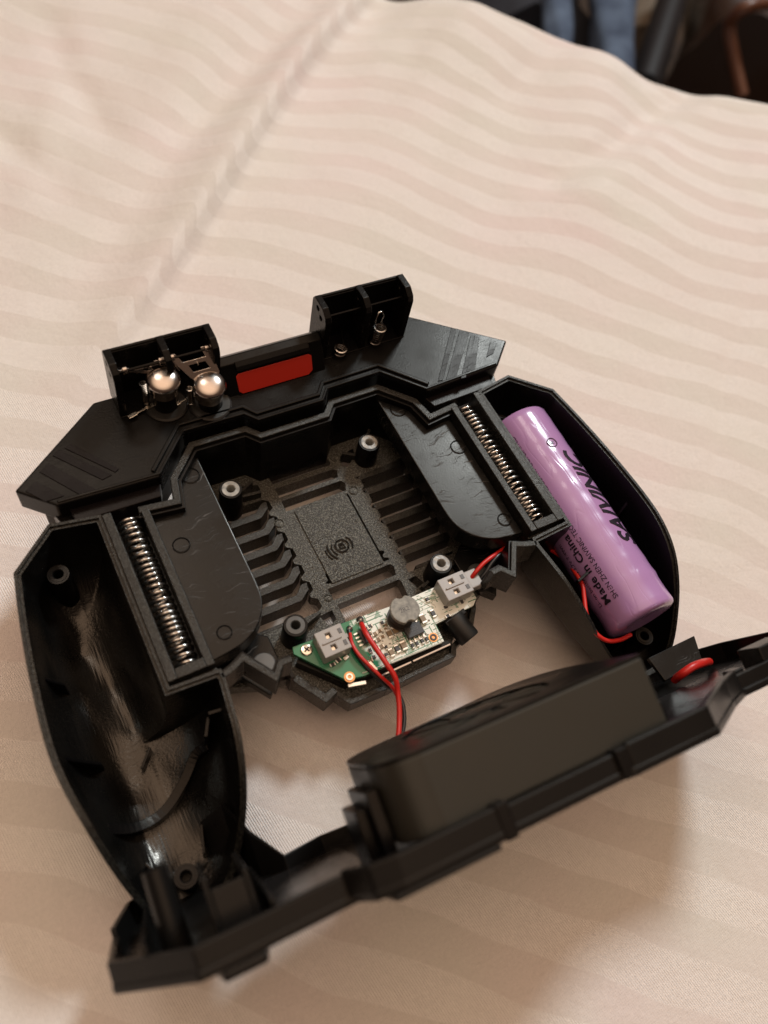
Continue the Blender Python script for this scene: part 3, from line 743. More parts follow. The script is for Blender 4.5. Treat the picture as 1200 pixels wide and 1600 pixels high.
# centre bar with the red inlay
def profx(prof, x0, x1, name, mat, parent, **k):
    n = len(prof); v = [(x0, p[0], p[1]) for p in prof] + [(x1, p[0], p[1]) for p in prof]
    f = [(i, (i + 1) % n, n + (i + 1) % n, n + i) for i in range(n)] + [tuple(reversed(range(n))), tuple(range(n, 2 * n))]
    return obj(name, v, f, mat, parent, **k)
profx([(3.70, 3.28), (4.02, 3.86), (4.10, 4.02), (4.32, 4.06), (4.50, 3.9), (4.60, 3.25)], -1.34, 1.34, 'centre_bar', PLATE, clamp, bevel=0.03)
hood = [(-1.30, 3.88), (-0.98, 3.88), (-0.86, 3.80), (0.86, 3.80), (0.98, 3.88), (1.30, 3.88)]
profx([(3.93, 3.88), (4.00, 3.97), (4.12, 4.05), (4.12, 3.86)], -0.96, 0.96, 'hood', PLATE, clamp, bevel=0.015)
# inlay lies on the sloping face
a_ = Vector((0, 3.70, 3.28)); b_ = Vector((0, 4.02, 3.86)); tdir = (b_ - a_).normalized(); ndir = Vector((0, -tdir.z, tdir.y))
def on_slope(x, t, h): return Vector((x, 0, 0)) + a_ + tdir * t + ndir * h
inl = [(-0.98, 0.10), (-0.90, 0.03), (0.86, 0.03), (0.98, 0.12), (1.0, 0.50), (0.92, 0.56), (-0.92, 0.56), (-0.99, 0.50)]
n = len(inl); v = [on_slope(x, t, 0.0) for x, t in inl] + [on_slope(x, t, 0.03) for x, t in inl]
f = [(i, (i + 1) % n, n + (i + 1) % n, n + i) for i in range(n)] + [tuple(reversed(range(n))), tuple(range(n, 2 * n))]
lab(obj('inlay', v, f, RED, clamp, bevel=0.012), 'red inlay strip')
# triggers in the left bracket
def trigger(cx, cy, ztop, px, label, k=1.12):
    pr = [(0.001, 0.31), (0.10, 0.305), (0.20, 0.275), (0.285, 0.215), (0.335, 0.135), (0.345, 0.07), (0.325, 0.03), (0.28, 0.02), (0.27, -0.01), (0.315, -0.03), (0.315, -0.10), (0.295, -0.12), (0.295, -0.36), (0.25, -0.38), (0.001, -0.38)]
    t = obj('trigger_button', *lathe_g([(a * k, b * k * (0.52 if b > 0.03 else 0.95)) for a, b in pr], (cx, cy, ztop), (0.0, -0.12, 1), 36, False), CHROME, clamp, smooth=35)
    lab(t, label)
    lathe('plunger', [(0.27, 0.0), (0.27, ztop - 3.5)], (cx, cy, 3.33), INNER, t)
    lathe('contact_ring', [(0.50, 0.0), (0.50, 0.05), (0.46, 0.08), (0.28, 0.08), (0.26, 0.03)], (cx + 0.02, cy + 0.02, 3.29), RUBBER, t, close=False)
    yp, zp = 4.30, ZT - 0.22
    A = Vector((px, yp, zp)); B = Vector((cx, cy + 0.25, ztop + 0.12)); T = B - A; LT_ = T.length; T.normalize()
    Xd = Vector((1, 0, 0)); Nn = Xd.cross(T).normalized(); Nn = Nn if Nn.z > 0 else -Nn
    ol_ = [(-0.46, -0.06), (-0.30, -0.06), (-0.27, LT_ * 0.30), (0.27, LT_ * 0.30), (0.30, -0.06), (0.46, -0.06), (0.42, LT_ * 0.45), (0.34, LT_ * 1.0), (0.18, LT_ + 0.25), (-0.18, LT_ + 0.25), (-0.34, LT_ * 1.0), (-0.42, LT_ * 0.45)]
    win = [(-0.20, LT_ * 0.48), (0.20, LT_ * 0.48), (0.20, LT_ * 0.78), (-0.20, LT_ * 0.78)]
    v, f = prism_g(ol_, -0.015, 0.015, [win[::-1]])
    m_ = MB(); m_.add([A + Xd * p[0] + T * p[1] + Nn * p[2] for p in v], f)
    for sx in (-1, 1):
        v, f = prism_g([(-0.08, -0.08), (LT_ * 0.6, -0.02), (LT_ * 0.6, 0.02), (0.06, 0.10), (-0.08, 0.08)], -0.015, 0.015)
        m_.add([A + Xd * (sx * 0.45 + p[2]) + T * p[0] + Nn * (p[1] - 0.05) for p in v], f)
    m_.build('lever', CHROME, t, smooth=25, bevel=0.008)
    for sx in (-1, 1): lathe('pivot_boss', [(0.001, -0.05), (0.085, -0.05), (0.085, 0.05), (0.001, 0.05)], A + Xd * sx * 0.41, CHROME, t, axis=(1, 0, 0), seg=16, close=False, bevel=0.01)
    tube('hook_wire', [A + T * (LT_ * 0.34) + Nn * 0.02, A + T * (LT_ * 0.30) + Nn * 0.13, A + T * (LT_ * 0.36) + Nn * 0.17, A + T * (LT_ * 0.55) + Nn * 0.03], 0.014, STEEL, t, 6)
    hx = helix((cx - 0.40, cy + 0.22, 3.34), (0, 0, 1), 0.085, ztop - 3.5, 12, 12); tube('return_spring', hx, 0.017, STEEL, t, 5)
    return t
trigger(-1.76, 3.64, 4.05, -1.97, 'round chrome trigger button on a forked lever beside the red inlay')
trigger(-2.72, 3.98, 4.25, -3.05, 'round chrome trigger button pressed against its outer bracket')
for px_, py_, an in ((-3.30, 3.98, 15), (-2.28, 3.93, 12)):
    mb = MB(); e = Euler((0, 0, R(an))).to_matrix()
    for a, b, c, d, zz in ((-0.24, 0.0, 0.22, 0.10, 0.10), (0.0, 0.02, 0.26, 0.05, 0.03), (0.22, 0.0, 0.20, 0.10, 0.08)):
        q = e @ Vector((a, b, 0)); mb.add(*box_g((px_ + q.x, py_ + q.y, 3.36 + zz / 2), (c, d, 0.025), R(an)))
    mb.build('contact_tab', NICKEL, clamp, bevel=0.008)
# bare return springs in the right bracket
def bare_spring(cx, cy, z0, z1, r, tail, label):
    hx = helix((cx, cy, z0), (0.10, -0.10, 1), r, z1 - z0, max(3, int((z1 - z0) / 0.07)), 14)
    mb = MB(); mb.add(*tube_g(hx + [tuple(Vector(q)) for q in tail], 0.030, 6))
    o = mb.build('return_spring', STEEL, clamp, smooth=60); lab(o, label)
c1 = Vector((1.88, 4.06, 3.34))
bare_spring(c1.x, c1.y, 3.34, 3.54, 0.15, [(2.02, 4.15, 3.56), (2.05, 4.32, 3.62), (2.12, 4.48, 3.70)], 'short bare return spring with bent wire tail')
bare_spring(2.92, 4.10, 3.34, 3.92, 0.15, [(3.03, 4.12, 3.98), (3.10, 4.18, 4.18), (3.06, 4.22, 4.28), (2.96, 4.22, 4.28), (2.90, 4.18, 4.18), (2.86, 4.15, 4.02)], 'taller bare return spring ending in a wire loop')

#SECTION_BOARD
# ------------------------------------------------------------------ circuit board
ZB = 1.82
ol = [(457, 1011), (487, 1000), (534, 974), (562, 964), (608, 948), (682, 916), (748, 925), (740, 946), (681, 975), (694, 1002), (612, 1036), (570, 1056), (540, 1062), (459, 1022)]
board = prism('circuit_board', [P2(a, b, ZB) for a, b in ol], ZB - 0.12, ZB, PCBG, shell, bevel=0.008)
lab(board, 'small green circuit board with white printing and components')
def on(px, py, z=ZB): p = P(px, py, z); return p.x, p.y
def smd(px, py, L, W, H, rz, body, name='chip_component', ends=True):
    x, y = on(px, py, ZB + H); mb = MB(); e = Euler((0, 0, rz)).to_matrix()
    o = box(name, (x, y, ZB + H / 2), (L * 0.62, W, H), body, board, rz, bevel=0.01)
    for s in (-1, 1):
        q = e @ Vector((s * L * 0.40, 0, 0)); box('terminal', (x + q.x, y + q.y, ZB + H * 0.52), (L * 0.26, W * 1.06, H * 1.05), SOLDER, o, rz, bevel=0.012)
    return o
VERT = R(90); 
for (px, py, L, W, H, rz, b) in [(609, 989, .22, .12, .08, VERT, CAPB), (618, 985, .22, .12, .08, VERT, CAPB), (612, 1019, .20, .11, .07, VERT, CAPB), (621, 1013, .20, .11, .07, VERT, CHIPM), (631, 1008, .22, .13, .09, VERT, CAPB),
                                 (661, 966, .24, .13, .10, VERT, CAPB), (677, 958, .20, .10, .05, VERT, CHIPM), (645, 1008, .15, .07, .05, VERT, CHIPM), (652, 1005, .15, .07, .05, VERT, CHIPM), (660, 1001, .15, .07, .05, VERT, CHIPM), (667, 998, .15, .07, .05, VERT, CHIPM),
                                 (586, 990, .14, .09, .06, 0.1, CAPB), (591, 999, .14, .09, .06, 0.1, CAPB), (596, 1010, .15, .09, .06, 0.1, CAPB), (578, 978, .14, .08, .05, 0.1, CHIPM), (593, 985, .12, .08, .05, 0.0, CAPB),
                                 (529, 1031, .13, .10, .05, 0.3, CHIPM), (541, 1027, .12, .09, .05, 0.3, SOLDER)]:
    smd(px, py, L, W, H, rz, b)
random.seed(11)
for k_ in range(12):
    smd(random.choice((578, 584, 590, 596, 602)) + random.uniform(-2, 2), 972 + 5.5 * k_ + random.uniform(-1, 1), .12, .07, .045, random.choice((0.0, VERT)), random.choice((CAPB, CHIPM, CAPB)))
for (px, py, rz) in ((697, 948, VERT), (700, 962, 0.0), (722, 940, 0.0), (668, 936, VERT), (690, 930, VERT), (507, 1028, 0.0), (520, 1038, 0.0)):
    smd(px, py, .13, .08, .05, rz, CHIPM)
def soic(px, py, L, W, H, rz, nl, label=None):
    x, y = on(px, py, ZB + H); o = box('integrated_circuit', (x, y, ZB + H / 2 + 0.02), (L, W, H), CHIPM, board, rz, bevel=0.015)
    e = Euler((0, 0, rz)).to_matrix()
    for s in (-1, 1):
        for k in range(nl):
            q = e @ Vector(((k - (nl - 1) / 2) * L * 0.86 / max(1, nl - 1), s * (W / 2 + 0.045), 0))
            box('pin', (x + q.x, y + q.y, ZB + 0.025), (0.035, 0.10, 0.035), SOLDER, o, rz)
    if label: lab(o, label)
    return o, (x, y)
ic, (icx, icy) = soic(647, 984, 0.42, 0.30, 0.13, 0.0, 4, 'dark eight pin chip below the ferrite coil')
soic(571, 993, 0.34, 0.24, 0.11, R(90), 4)
def text_mesh(s, size, mat, name, parent, mtx, sp=1.0, bold=0.0, shear=0.0, bend=None, sub=0, length=None):
    c = bpy.data.curves.new(name, 'FONT'); c.body = s; c.size = size; c.space_character = sp; c.offset = bold; c.shear = shear; c.align_x = 'LEFT'; c.resolution_u = 3
    t = bpy.data.objects.new(name, c); COL.objects.link(t); dg = bpy.context.evaluated_depsgraph_get(); dg.update()
    me = bpy.data.meshes.new_from_object(t.evaluated_get(dg)); bpy.data.objects.remove(t); bpy.data.curves.remove(c)
    bm = bmesh.new(); bm.from_mesh(me); bmesh.ops.remove_doubles(bm, verts=bm.verts, dist=1e-5)
    bmesh.ops.triangulate(bm, faces=bm.faces)
    for _ in range(sub):
        es = [e for e in bm.edges if e.calc_length() > size * 0.18]
        if not es: break
        bmesh.ops.subdivide_edges(bm, edges=es, cuts=1); bmesh.ops.triangulate(bm, faces=[f for f in bm.faces if len(f.verts) > 3])
    vs = [v.co.copy() for v in bm.verts]; fs = [tuple(v.index for v in f.verts) for f in bm.faces]
    bm.verts.index_update(); fs = [tuple(v.index for v in f.verts) for f in bm.faces]; bm.free(); bpy.data.meshes.remove(me)
    if length:
        x0 = min(v.x for v in vs); x1 = max(v.x for v in vs)
        for v in vs: v.x = (v.x - x0) * length / (x1 - x0)
    W = [bend(v) if bend else mtx @ v for v in vs]
    return obj(name, W, fs, mat, parent)
CHTXT = material('etched_marking', (0.10, 0.095, 0.09), 0.5)
text_mesh('8205', 0.13, CHTXT, 'marking', ic, Matrix.Translation((icx - 0.15, icy - 0.01, ZB + 0.153)))
text_mesh('CM102', 0.07, CHTXT, 'marking', ic, Matrix.Translation((icx - 0.12, icy - 0.10, ZB + 0.153)))
# ferrite inductor
ix, iy = on(634, 962, ZB)
ix, iy = 0.44, -2.62
def octo(r, flat=0.72): return [(r * math.cos(R(22.5 + 45 * i)), r * math.sin(R(22.5 + 45 * i))) for i in range(8)]
tp = []
for i in range(28):
    a = 2 * math.pi * i / 28; r = 0.35
    if i in (6, 7, 20, 21): r = 0.285
    tp.append((ix + r * math.cos(a), iy + r * math.sin(a)))
ind = prism('inductor', tp, ZB + 0.46, ZB + 0.58, FERR, board, bevel=0.02); lab(ind, 'grey ferrite coil with notched round top')
lathe('winding', [(0.26, 0.0), (0.285, 0.05), (0.26, 0.1), (0.285, 0.15), (0.26, 0.2), (0.285, 0.26), (0.26, 0.31), (0.285, 0.38)], (ix, iy, ZB + 0.09), FERRD, ind)
lathe('foot', [(0.34, 0.0), (0.34, 0.09)], (ix, iy, ZB + 0.002), FERRD, ind)
text_mesh('2R2', 0.15, FERRD, 'marking', ind, Matrix.Translation((ix - 0.14, iy - 0.05, ZB + 0.583)) )
# white sockets
def connector(cx, cy, rz, L, W, H, label, tilt=0.0):
    e = Euler((0, 0, rz)).to_matrix(); o = MB()
    zc = ZB
    outl = [e @ Vector((a, b, 0)) for a, b in ((-L / 2, -W / 2), (L / 2, -W / 2), (L / 2, W / 2), (-L / 2, W / 2))]
    hs = []
    for k in (-1, 1):
        x0, x1 = (k * L * 0.24 - L * 0.10), (k * L * 0.24 + L * 0.10)
        hs.append([e @ Vector((a, b, 0)) for a, b in ((x0, -W * 0.02), (x1, -W * 0.02), (x1, W * 0.16), (x0, W * 0.16))])
    tr = lambda p: (p.x + cx, p.y + cy)
    v, f = prism_g([tr(p) for p in outl], zc, zc + H, [[tr(p) for p in h][::-1] for h in hs]); o.add(v, f)
    ob = o.build('socket', WHITEP, board, bevel=0.02); lab(ob, label)
    for k in (-1, 1):
        q = e @ Vector((k * L * 0.24, W * 0.07, 0)); box('contact', (cx + q.x, cy + q.y, zc + H * 0.5), (L * 0.16, W * 0.12, H * 0.5), NICKEL, ob, rz)
        q = e @ Vector((k * L * 0.24, -W * 0.36, 0)); box('latch_window', (cx + q.x, cy + q.y, zc + H + 0.004), (L * 0.20, W * 0.12, 0.012), CHTXT, ob, rz)
    q = e @ Vector((0, -W * 0.52, 0)); box('key_rib', (cx + q.x, cy + q.y, zc + H * 0.45), (L * 0.16, W * 0.10, H * 0.9), WHITEP, ob, rz, bevel=0.01)
    q = e @ Vector((0, 0.02, 0)); box('key_rib', (cx + q.x, cy + q.y, zc + H + 0.015), (L * 0.06, W * 0.7, 0.04), WHITEP, ob, rz, bevel=0.008)
    return ob
connector(-1.36, -2.58, R(90), 0.62, 0.66, 0.42, 'empty white socket at the left end of the board')
connector(1.92, -2.52, R(90), 0.58, 0.72, 0.40, 'white socket with the battery plug at the right end of the board')
box('plug', (2.42, -2.52, ZB + 0.22), (0.34, 0.46, 0.34), WHITEP, board, bevel=0.03)
# screw, pads, solder blobs
sx, sy = on(479, 1016, ZB)
sc = lathe('screw', [(0.13, 0.0), (0.135, 0.03), (0.12, 0.055), (0.06, 0.065), (0.001, 0.067)], (sx, sy, ZB), NICKEL, board, close=False)
mbx = MB(); mbx.add(*box_g((sx, sy, ZB + 0.062), (0.15, 0.035, 0.02), R(30))); mbx.add(*box_g((sx, sy, ZB + 0.061), (0.035, 0.15, 0.02), R(30))); mbx.build('cross_recess', HOLE, sc)
for px, py, r in ((546, 1058, 0.125), (677, 996, 0.115)):
    x, y = on(px, py); p = lathe('copper_pad', [(r, 0.0), (r, 0.012), (0.001, 0.012)], (x, y, ZB), GOLD, board, close=False)
    lathe('solder_ring', [(0.085, 0.012), (0.08, 0.03), (0.045, 0.03), (0.04, 0.014)], (x, y, ZB), SOLDER if px < 600 else CHIPM, p, close=False)
for px, py, r in ((546, 983, 0.09), (563, 970, 0.11)):
    x, y = on(px, py); lathe('solder_blob', [(r, 0.0), (r * 0.85, r * 0.5), (r * 0.4, r * 1.0), (0.001, r * 1.15)], (x, y, ZB), SOLDER, board, close=False)
x, y = on(581, 1043); box('light_diode', (x, y, ZB + 0.04), (0.13, 0.26, 0.07), SOLDER, board, R(15), bevel=0.01)
# silk screen outlines
sk = MB()
def pxline(a, b, z=ZB + 0.004):
    return [(*on(*a, z), z), (*on(*b, z), z)]
for a, b in (((566, 1052), (690, 1003)), ((690, 1003), (678, 974)), ((678, 974), (738, 947)), ((652, 935), (676, 950)), ((656, 932), (680, 946)), ((676, 950), (671, 962)), ((612, 1036), (690, 1004)), ((658, 950), (668, 940)), ((668, 940), (690, 935))):
    sk.add(*tube_g(pxline(a, b), 0.010, 4))
sk.build('printed_outline', SILK, board)
# solder feet dotted over the board
mm = MB(); random.seed(3)
for i in range(46):
    px = random.uniform(575, 672); py = 1030 - (px - 575) * 0.42 + random.uniform(-48, 6)
    x, y = on(px, py); r = random.uniform(0.015, 0.03); mm.add(*lathe_g([(r, 0), (r * 0.7, r * 0.6), (0.001, r * 0.8)], (x, y, ZB), seg=8, close=False))
so = mm.build('solder_dots', SOLDER, board, smooth=60); so['kind'] = 'stuff'
text_mesh('+B -B', 0.10, SILK, 'printed_text', board, Matrix.Translation((*on(690, 962), ZB + 0.004)) @ Matrix.Rotation(0.0, 4, 'Z'))
text_mesh('D2', 0.11, SILK, 'printed_text', board, Matrix.Translation((*on(665, 930), ZB + 0.004)))
text_mesh('R10', 0.10, SILK, 'printed_text', board, Matrix.Translation((*on(503, 1033), ZB + 0.004)))
# metal shield edge in front of the board, switch barrel
box('metal_edge', (0.74, -3.64, 1.72), (1.02, 0.05, 0.10), CHROME, shell, R(0), bevel=0.01)
box('metal_edge', (-0.20, -3.64, 1.72), (0.78, 0.05, 0.10), CHROME, shell, R(0), bevel=0.01)
box('metal_edge', (-1.18, -3.58, 1.70), (0.42, 0.09, 0.12), SOLDER, shell, R(-14), bevel=0.01)
jk = lathe('push_button', [(0.27, 0.0), (0.27, 0.60), (0.25, 0.64), (0.001, 0.64)], (1.62, -3.10, 1.78), RUBBER, shell, axis=(0.25, -1, -0.15), close=False)
box('button_collar', (1.66, -3.14, 1.72), (0.62, 0.14, 0.34), INNER, shell, R(12), bevel=0.02)

#SECTION_BATTERY
# ------------------------------------------------------------------ battery
BA = Vector((5.98, 1.03, 2.02)); BB = Vector((5.80, -5.15, 2.12))
bat = thing('battery', 'lilac wrapped cylindrical battery cell with black print in the right grip', 'battery', tuple(BA * 0.5 + BB * 0.5 - Vector((0, 0, 0.84))))
ax = (BA - BB); LB = ax.length; axn = ax.normalized(); RB = 0.90
def bat_lathe(name, prof, mat, seg=48):
    return lathe(name, prof, BB, mat, bat, axis=axn, seg=seg, close=False, smooth=35)
prof = [(0.001, 0.0), (0.40, -0.01), (0.55, -0.02), (0.66, -0.025), (0.80, -0.01), (0.87, 0.03), (RB, 0.09)]
for i in range(1, 40): prof.append((RB + 0.006 * math.sin(i * 1.7) * (1 if i % 3 else 0.3) - (0.012 if i < 5 else 0) + (0.010 if i == 5 else 0), 0.09 + (LB - 0.18) * i / 40))
prof += [(RB, LB - 0.09), (0.87, LB - 0.03), (0.76, LB + 0.01), (0.60, LB + 0.02)]
bat_lathe('sleeve', prof, SLEEVE)
bat_lathe('end_cap', [(0.001, 0.01), (0.45, 0.01), (0.45, 0.03)], NICKEL)
bat_lathe('end_cap', [(0.60, LB - 0.01), (0.35, LB - 0.01), (0.33, LB + 0.05), (0.001, LB + 0.06)], NICKEL)
# frame on the battery: reading direction runs from bottom (near) to top (far)
zz = Vector((0, 0, 1)); upv = (zz - axn * zz.dot(axn)).normalized(); sidev = axn.cross(upv)      # sidev points to +x
if sidev.x < 0: sidev = -sidev
def wrap(u0, ang0):
    def g(v):
        # v.x along the axis, v.y towards -x side (top of letters faces left)
        a = ang0 - (v.y / RB); r = RB + 0.012
        return BB + axn * (u0 + v.x) + (sidev * math.sin(a) + upv * math.cos(a)) * r
    return g
text_mesh('SAIVINIC', 0.74, INK, 'brand_lettering', bat, None, bold=0.018, shear=0.35, bend=wrap(1.62, R(45)), sub=2, length=3.0)
text_mesh('R', 0.17, INK, 'registered_mark', bat, None, bend=wrap(4.86, R(8)), sub=1)
mk = [wrap(4.915 + 0.135 * math.cos(2 * math.pi * i / 20), R(8))(Vector((0, 0.06 + 0.135 * math.sin(2 * math.pi * i / 20), 0))) for i in range(21)]
tube('registered_ring', mk, 0.010, INK, bat, 5)
tx = text_mesh('SHEN ZHEN SAIVINIC TECHNOLOGY INDUSTRY CO. LIMITED', 0.175, INK, 'small_lettering', bat, None, bend=wrap(0.62, R(-44)), sub=1, length=4.95); tx['kind'] = 'stuff'
for wd, u_, L_ in (('Made', 0.62, 0.72), ('in', 1.46, 0.22), ('China', 1.80, 0.78), ('W', 2.78, 0.24)):
    text_mesh(wd, 0.27, INK, 'word', bat, None, bold=0.006, bend=wrap(u_, R(-58)), sub=1, length=L_)
text_mesh('18650 3.7V 7.4Wh', 0.16, INK, 'faint_lettering', bat, None, bend=wrap(1.3, R(-80)), sub=1)
text_mesh('Li-ion battery', 0.16, INK, 'faint_lettering', bat, None, bend=wrap(0.65, R(-76)), sub=1)

#SECTION_WIRES
# ------------------------------------------------------------------ cables
def wire(name, ctl, r, mat, parent): return tube(name, crom(ctl, 8), r, mat, parent, 10)
cb = thing('fan_cable', 'red and black twin wires from the board down to the fan', 'cable', (-0.5, -4.0, 0.8))
def PP(px, py, z): return tuple(P(px, py, z))
wire('red_wire', [PP(565, 975, 1.92), PP(572, 990, 2.08), PP(588, 1014, 2.1), PP(603, 1036, 2.1), PP(617, 1058, 2.0), PP(622, 1085, 1.8), PP(624, 1120, 1.7), PP(620, 1160, 1.7), PP(600, 1200, 1.6)], 0.062, WRED, cb)
wire('red_wire', [PP(547, 990, 1.88), PP(550, 1005, 1.98), PP(560, 1022, 2.0), PP(575, 1038, 1.98), PP(594, 1056, 1.9), PP(612, 1073, 1.7), PP(622, 1090, 1.5)], 0.042, WRED, cb)
wire('black_wire', [PP(545, 984, 1.86), PP(552, 1012, 1.88), PP(572, 1042, 1.85), PP(600, 1068, 1.7), PP(622, 1085, 1.45), PP(631, 1110, 1.4), PP(629, 1145, 1.4), PP(610, 1200, 1.4)], 0.050, WBLK, cb)
cb = thing('battery_cable', 'red and black wires running from the battery plug under the right housing', 'cable', (4.2, -3.0, 2.0))
wire('red_wire', [PP(733, 908, 2.1), PP(744, 893, 2.3), PP(757, 879, 2.35), PP(775, 866, 2.3), PP(800, 852, 2.0), PP(840, 850, 1.6), PP(880, 872, 1.8), PP(898, 893, 2.1), PP(910, 915, 2.2), PP(913, 935, 2.2), PP(917, 962, 2.2), PP(930, 988, 2.2), PP(948, 1001, 2.1), PP(968, 1000, 2.0), PP(985, 992, 1.8)], 0.055, WRED, cb)
wire('black_wire', [PP(740, 916, 2.0), PP(757, 897, 2.2), PP(770, 878, 2.3), PP(785, 864, 2.25), PP(815, 855, 1.8)], 0.055, WBLK, cb)
wire('black_wire', [PP(743, 922, 1.9), PP(764, 905, 2.0), PP(778, 885, 2.1), PP(800, 870, 1.9)], 0.050, WBLK, cb)

#SECTION_COVER
# ------------------------------------------------------------------ back cover with the fan, standing on edge
TILT = R(15); YAW = R(-3)
CO = Vector((-0.15, -6.15, 0.35))
XV = Vector((math.cos(YAW), math.sin(YAW), 0)); HV = Vector((-math.sin(YAW), math.cos(YAW), 0))
YV = -HV * math.sin(TILT) + Vector((0, 0, math.cos(TILT))); NV = HV * math.cos(TILT) + Vector((0, 0, math.sin(TILT)))
def L3(x, y, n): return CO + XV * x + YV * y + NV * n
cover = thing('fan_cover', 'black back cover with a square cooling fan, standing on edge near the camera', 'controller cover', tuple(CO))
def lprism(name, outline, n0, n1, mat, parent, holes=(), **k):
    v, f = prism_g(outline, n0, n1, holes); return obj(name, [L3(*p) for p in v], f, mat, parent, **k)
def lribbon(name, path, wd, n0, n1, mat, parent, closed=False, **k):
    v, f = ribbon_g(path, wd, n0, n1, closed); return obj(name, [L3(*p) for p in v], f, mat, parent, **k)
def lbox(name, x0, x1, y0, y1, n0, n1, mat, **k):
    v, f = prism_g(rect(x0, x1, y0, y1), n0, n1); return obj(name, [L3(*p) for p in v], f, mat, cover, **k)
ctop = [(-7.2, 4.4), (-5.95, 5.92), (-3.55, 5.80), (-3.35, 6.22), (-2.9, 6.36), (-1.05, 6.36), (-0.95, 6.30), (1.1, 6.30), (1.25, 6.40), (3.05, 6.42), (4.45, 5.25), (5.1, 4.82), (7.9, 4.85)]
cbot = [(8.05, 3.0), (7.8, 1.3), (7.2, 0.35), (6.4, -0.1), (5.4, -0.1), (4.9, 0.3), (4.6, 1.2), (3.9, 0.7), (-1.6, 0.6), (-2.0, 1.9), (-3.2, 1.75), (-3.95, 2.1), (-4.35, 1.5), (-4.6, 0.3), (-5.2, -0.1), (-6.5, -0.15), (-7.0, 0.6), (-7.22, 2.6)]
lprism('back_plate', ctop + cbot, -0.10, 0.06, COVERM, cover, bevel=0.04)
def inset(p, d): return [(a, b - d) for a, b in p]
lribbon('rim_wall', [(-7.13, 2.6), (-7.12, 4.36), (-5.90, 5.82), (-3.60, 5.72)], 0.13, 0.0, 0.36, COVERM, cover, bevel=0.03)
lribbon('rim_wall', [(-3.60, 5.72), (-3.28, 6.14), (-2.86, 6.27), (-1.0, 6.27)], 0.16, 0.0, 0.42, COVERM, cover, bevel=0.04)
lribbon('rim_wall', [(-0.98, 6.2), (1.12, 6.2)], 0.16, 0.0, 0.36, COVERM, cover, bevel=0.04)
lribbon('rim_wall', [(1.30, 6.31), (3.0, 6.33), (4.38, 5.17), (5.05, 4.74)], 0.16, 0.0, 0.44, COVERM, cover, bevel=0.04)
lribbon('rim_wall', [(5.05, 4.72), (7.85, 4.76)], 0.13, 0.0, 0.34, COVERM, cover, bevel=0.03)
lribbon('inner_rib', [(-2.7, 6.08), (0.9, 6.02)], 0.05, 0.0, 0.30, COVERM, cover, bevel=0.015)
lribbon('inner_rib', [(1.4, 6.08), (2.9, 6.10), (4.2, 5.02)], 0.05, 0.0, 0.32, COVERM, cover, bevel=0.015)
lribbon('lower_rim_wall', [(-7.14, 2.6), (-6.95, 0.7), (-6.45, -0.05), (-5.2, 0.0)], 0.10, 0.0, 0.5, COVERM, cover, bevel=0.02)
lribbon('lower_rim_wall', [(-5.2, 0.0), (-4.68, 0.35), (-4.42, 1.5), (-4.0, 2.18), (-3.2, 1.85), (-2.5, 2.08)], 0.08, 0.0, [1.3, 1.5, 0.9, 0.35, 0.35, 0.35], COVERM, cover, bevel=0.02)
lribbon('lower_rim_wall', [(7.95, 3.0), (7.7, 1.4), (7.15, 0.45), (6.4, 0.0), (5.4, 0.0), (5.0, 0.35), (4.68, 1.3), (3.9, 0.8)], 0.10, 0.0, 0.5, COVERM, cover, bevel=0.02)
for x0, x1, y1, d in ((-5.75, -4.9, 5.90, 0.16), (-3.2, -1.2, 6.34, 0.10)):
    lprism('outer_pad', [(x0, y1 - 0.6), (x0 + 0.2, y1 - 1.0), (x1 - 0.2, y1 - 1.0), (x1, y1 - 0.6), (x1 - 0.1, y1), (x0 + 0.1, y1)], -0.10 - d, -0.09, COVERM, cover, bevel=0.05)
lprism('notch_block', [(1.08, 6.0), (1.36, 6.0), (1.36, 6.37), (1.08, 6.37)], -0.09, 0.40, INNER, cover, bevel=0.02)
lprism('notch_block', [(-1.2, 6.0), (-0.98, 6.0), (-0.98, 6.38), (-1.2, 6.38)], -0.12, 0.44, INNER, cover, bevel=0.02)
v, f = lathe_g([(0.22, 0.0), (0.205, 1.3), (0.11, 1.3), (0.11, 0.9), (0.001, 0.9)], (0, 0, 0), close=False)
obj('screw_post', [L3(-6.15 + p.x, 4.35 + p.y, 0.05 + p.z) for p in v], f, COVERM, cover, smooth=35)
lbox('inner_box', -5.55, -5.47, 3.4, 5.3, 0.05, 1.05, COVERM, bevel=0.02); lbox('inner_box', -4.95, -4.87, 3.4, 5.3, 0.05, 0.95, COVERM, bevel=0.02)
lbox('inner_box', -5.47, -4.95, 5.2, 5.28, 0.05, 0.85, COVERM, bevel=0.02)
lbox('inner_web', -6.62, -6.55, 2.0, 5.0, 0.05, 0.5, COVERM); lbox('inner_web', -4.72, -4.65, 2.4, 5.6, 0.05, 0.45, COVERM)
SHINY = gloss_plastic('cover_polished_plastic', (0.02, 0.018, 0.0175), 0.22, 0.3)
lprism('polished_panel', [(-7.02, 2.6), (-6.64, 2.4), (-6.64, 4.8), (-7.0, 4.4)], 0.061, 0.09, SHINY, cover)
lprism('polished_panel', [(-4.60, 2.2), (-3.0, 2.3), (-3.0, 5.5), (-4.60, 5.6)], 0.061, 0.09, SHINY, cover)
lprism('polished_panel', [(3.2, 2.3), (7.7, 2.3), (7.7, 4.6), (5.1, 4.6), (4.2, 4.9), (3.2, 5.7)], 0.061, 0.09, SHINY, cover)
lbox('inner_box', 5.95, 6.8, 4.0, 4.66, 0.05, 0.62, COVERM, bevel=0.03)
lbox('latch', 5.2, 5.45, 4.25, 4.62, 0.05, 0.40, COVERM, bevel=0.03)
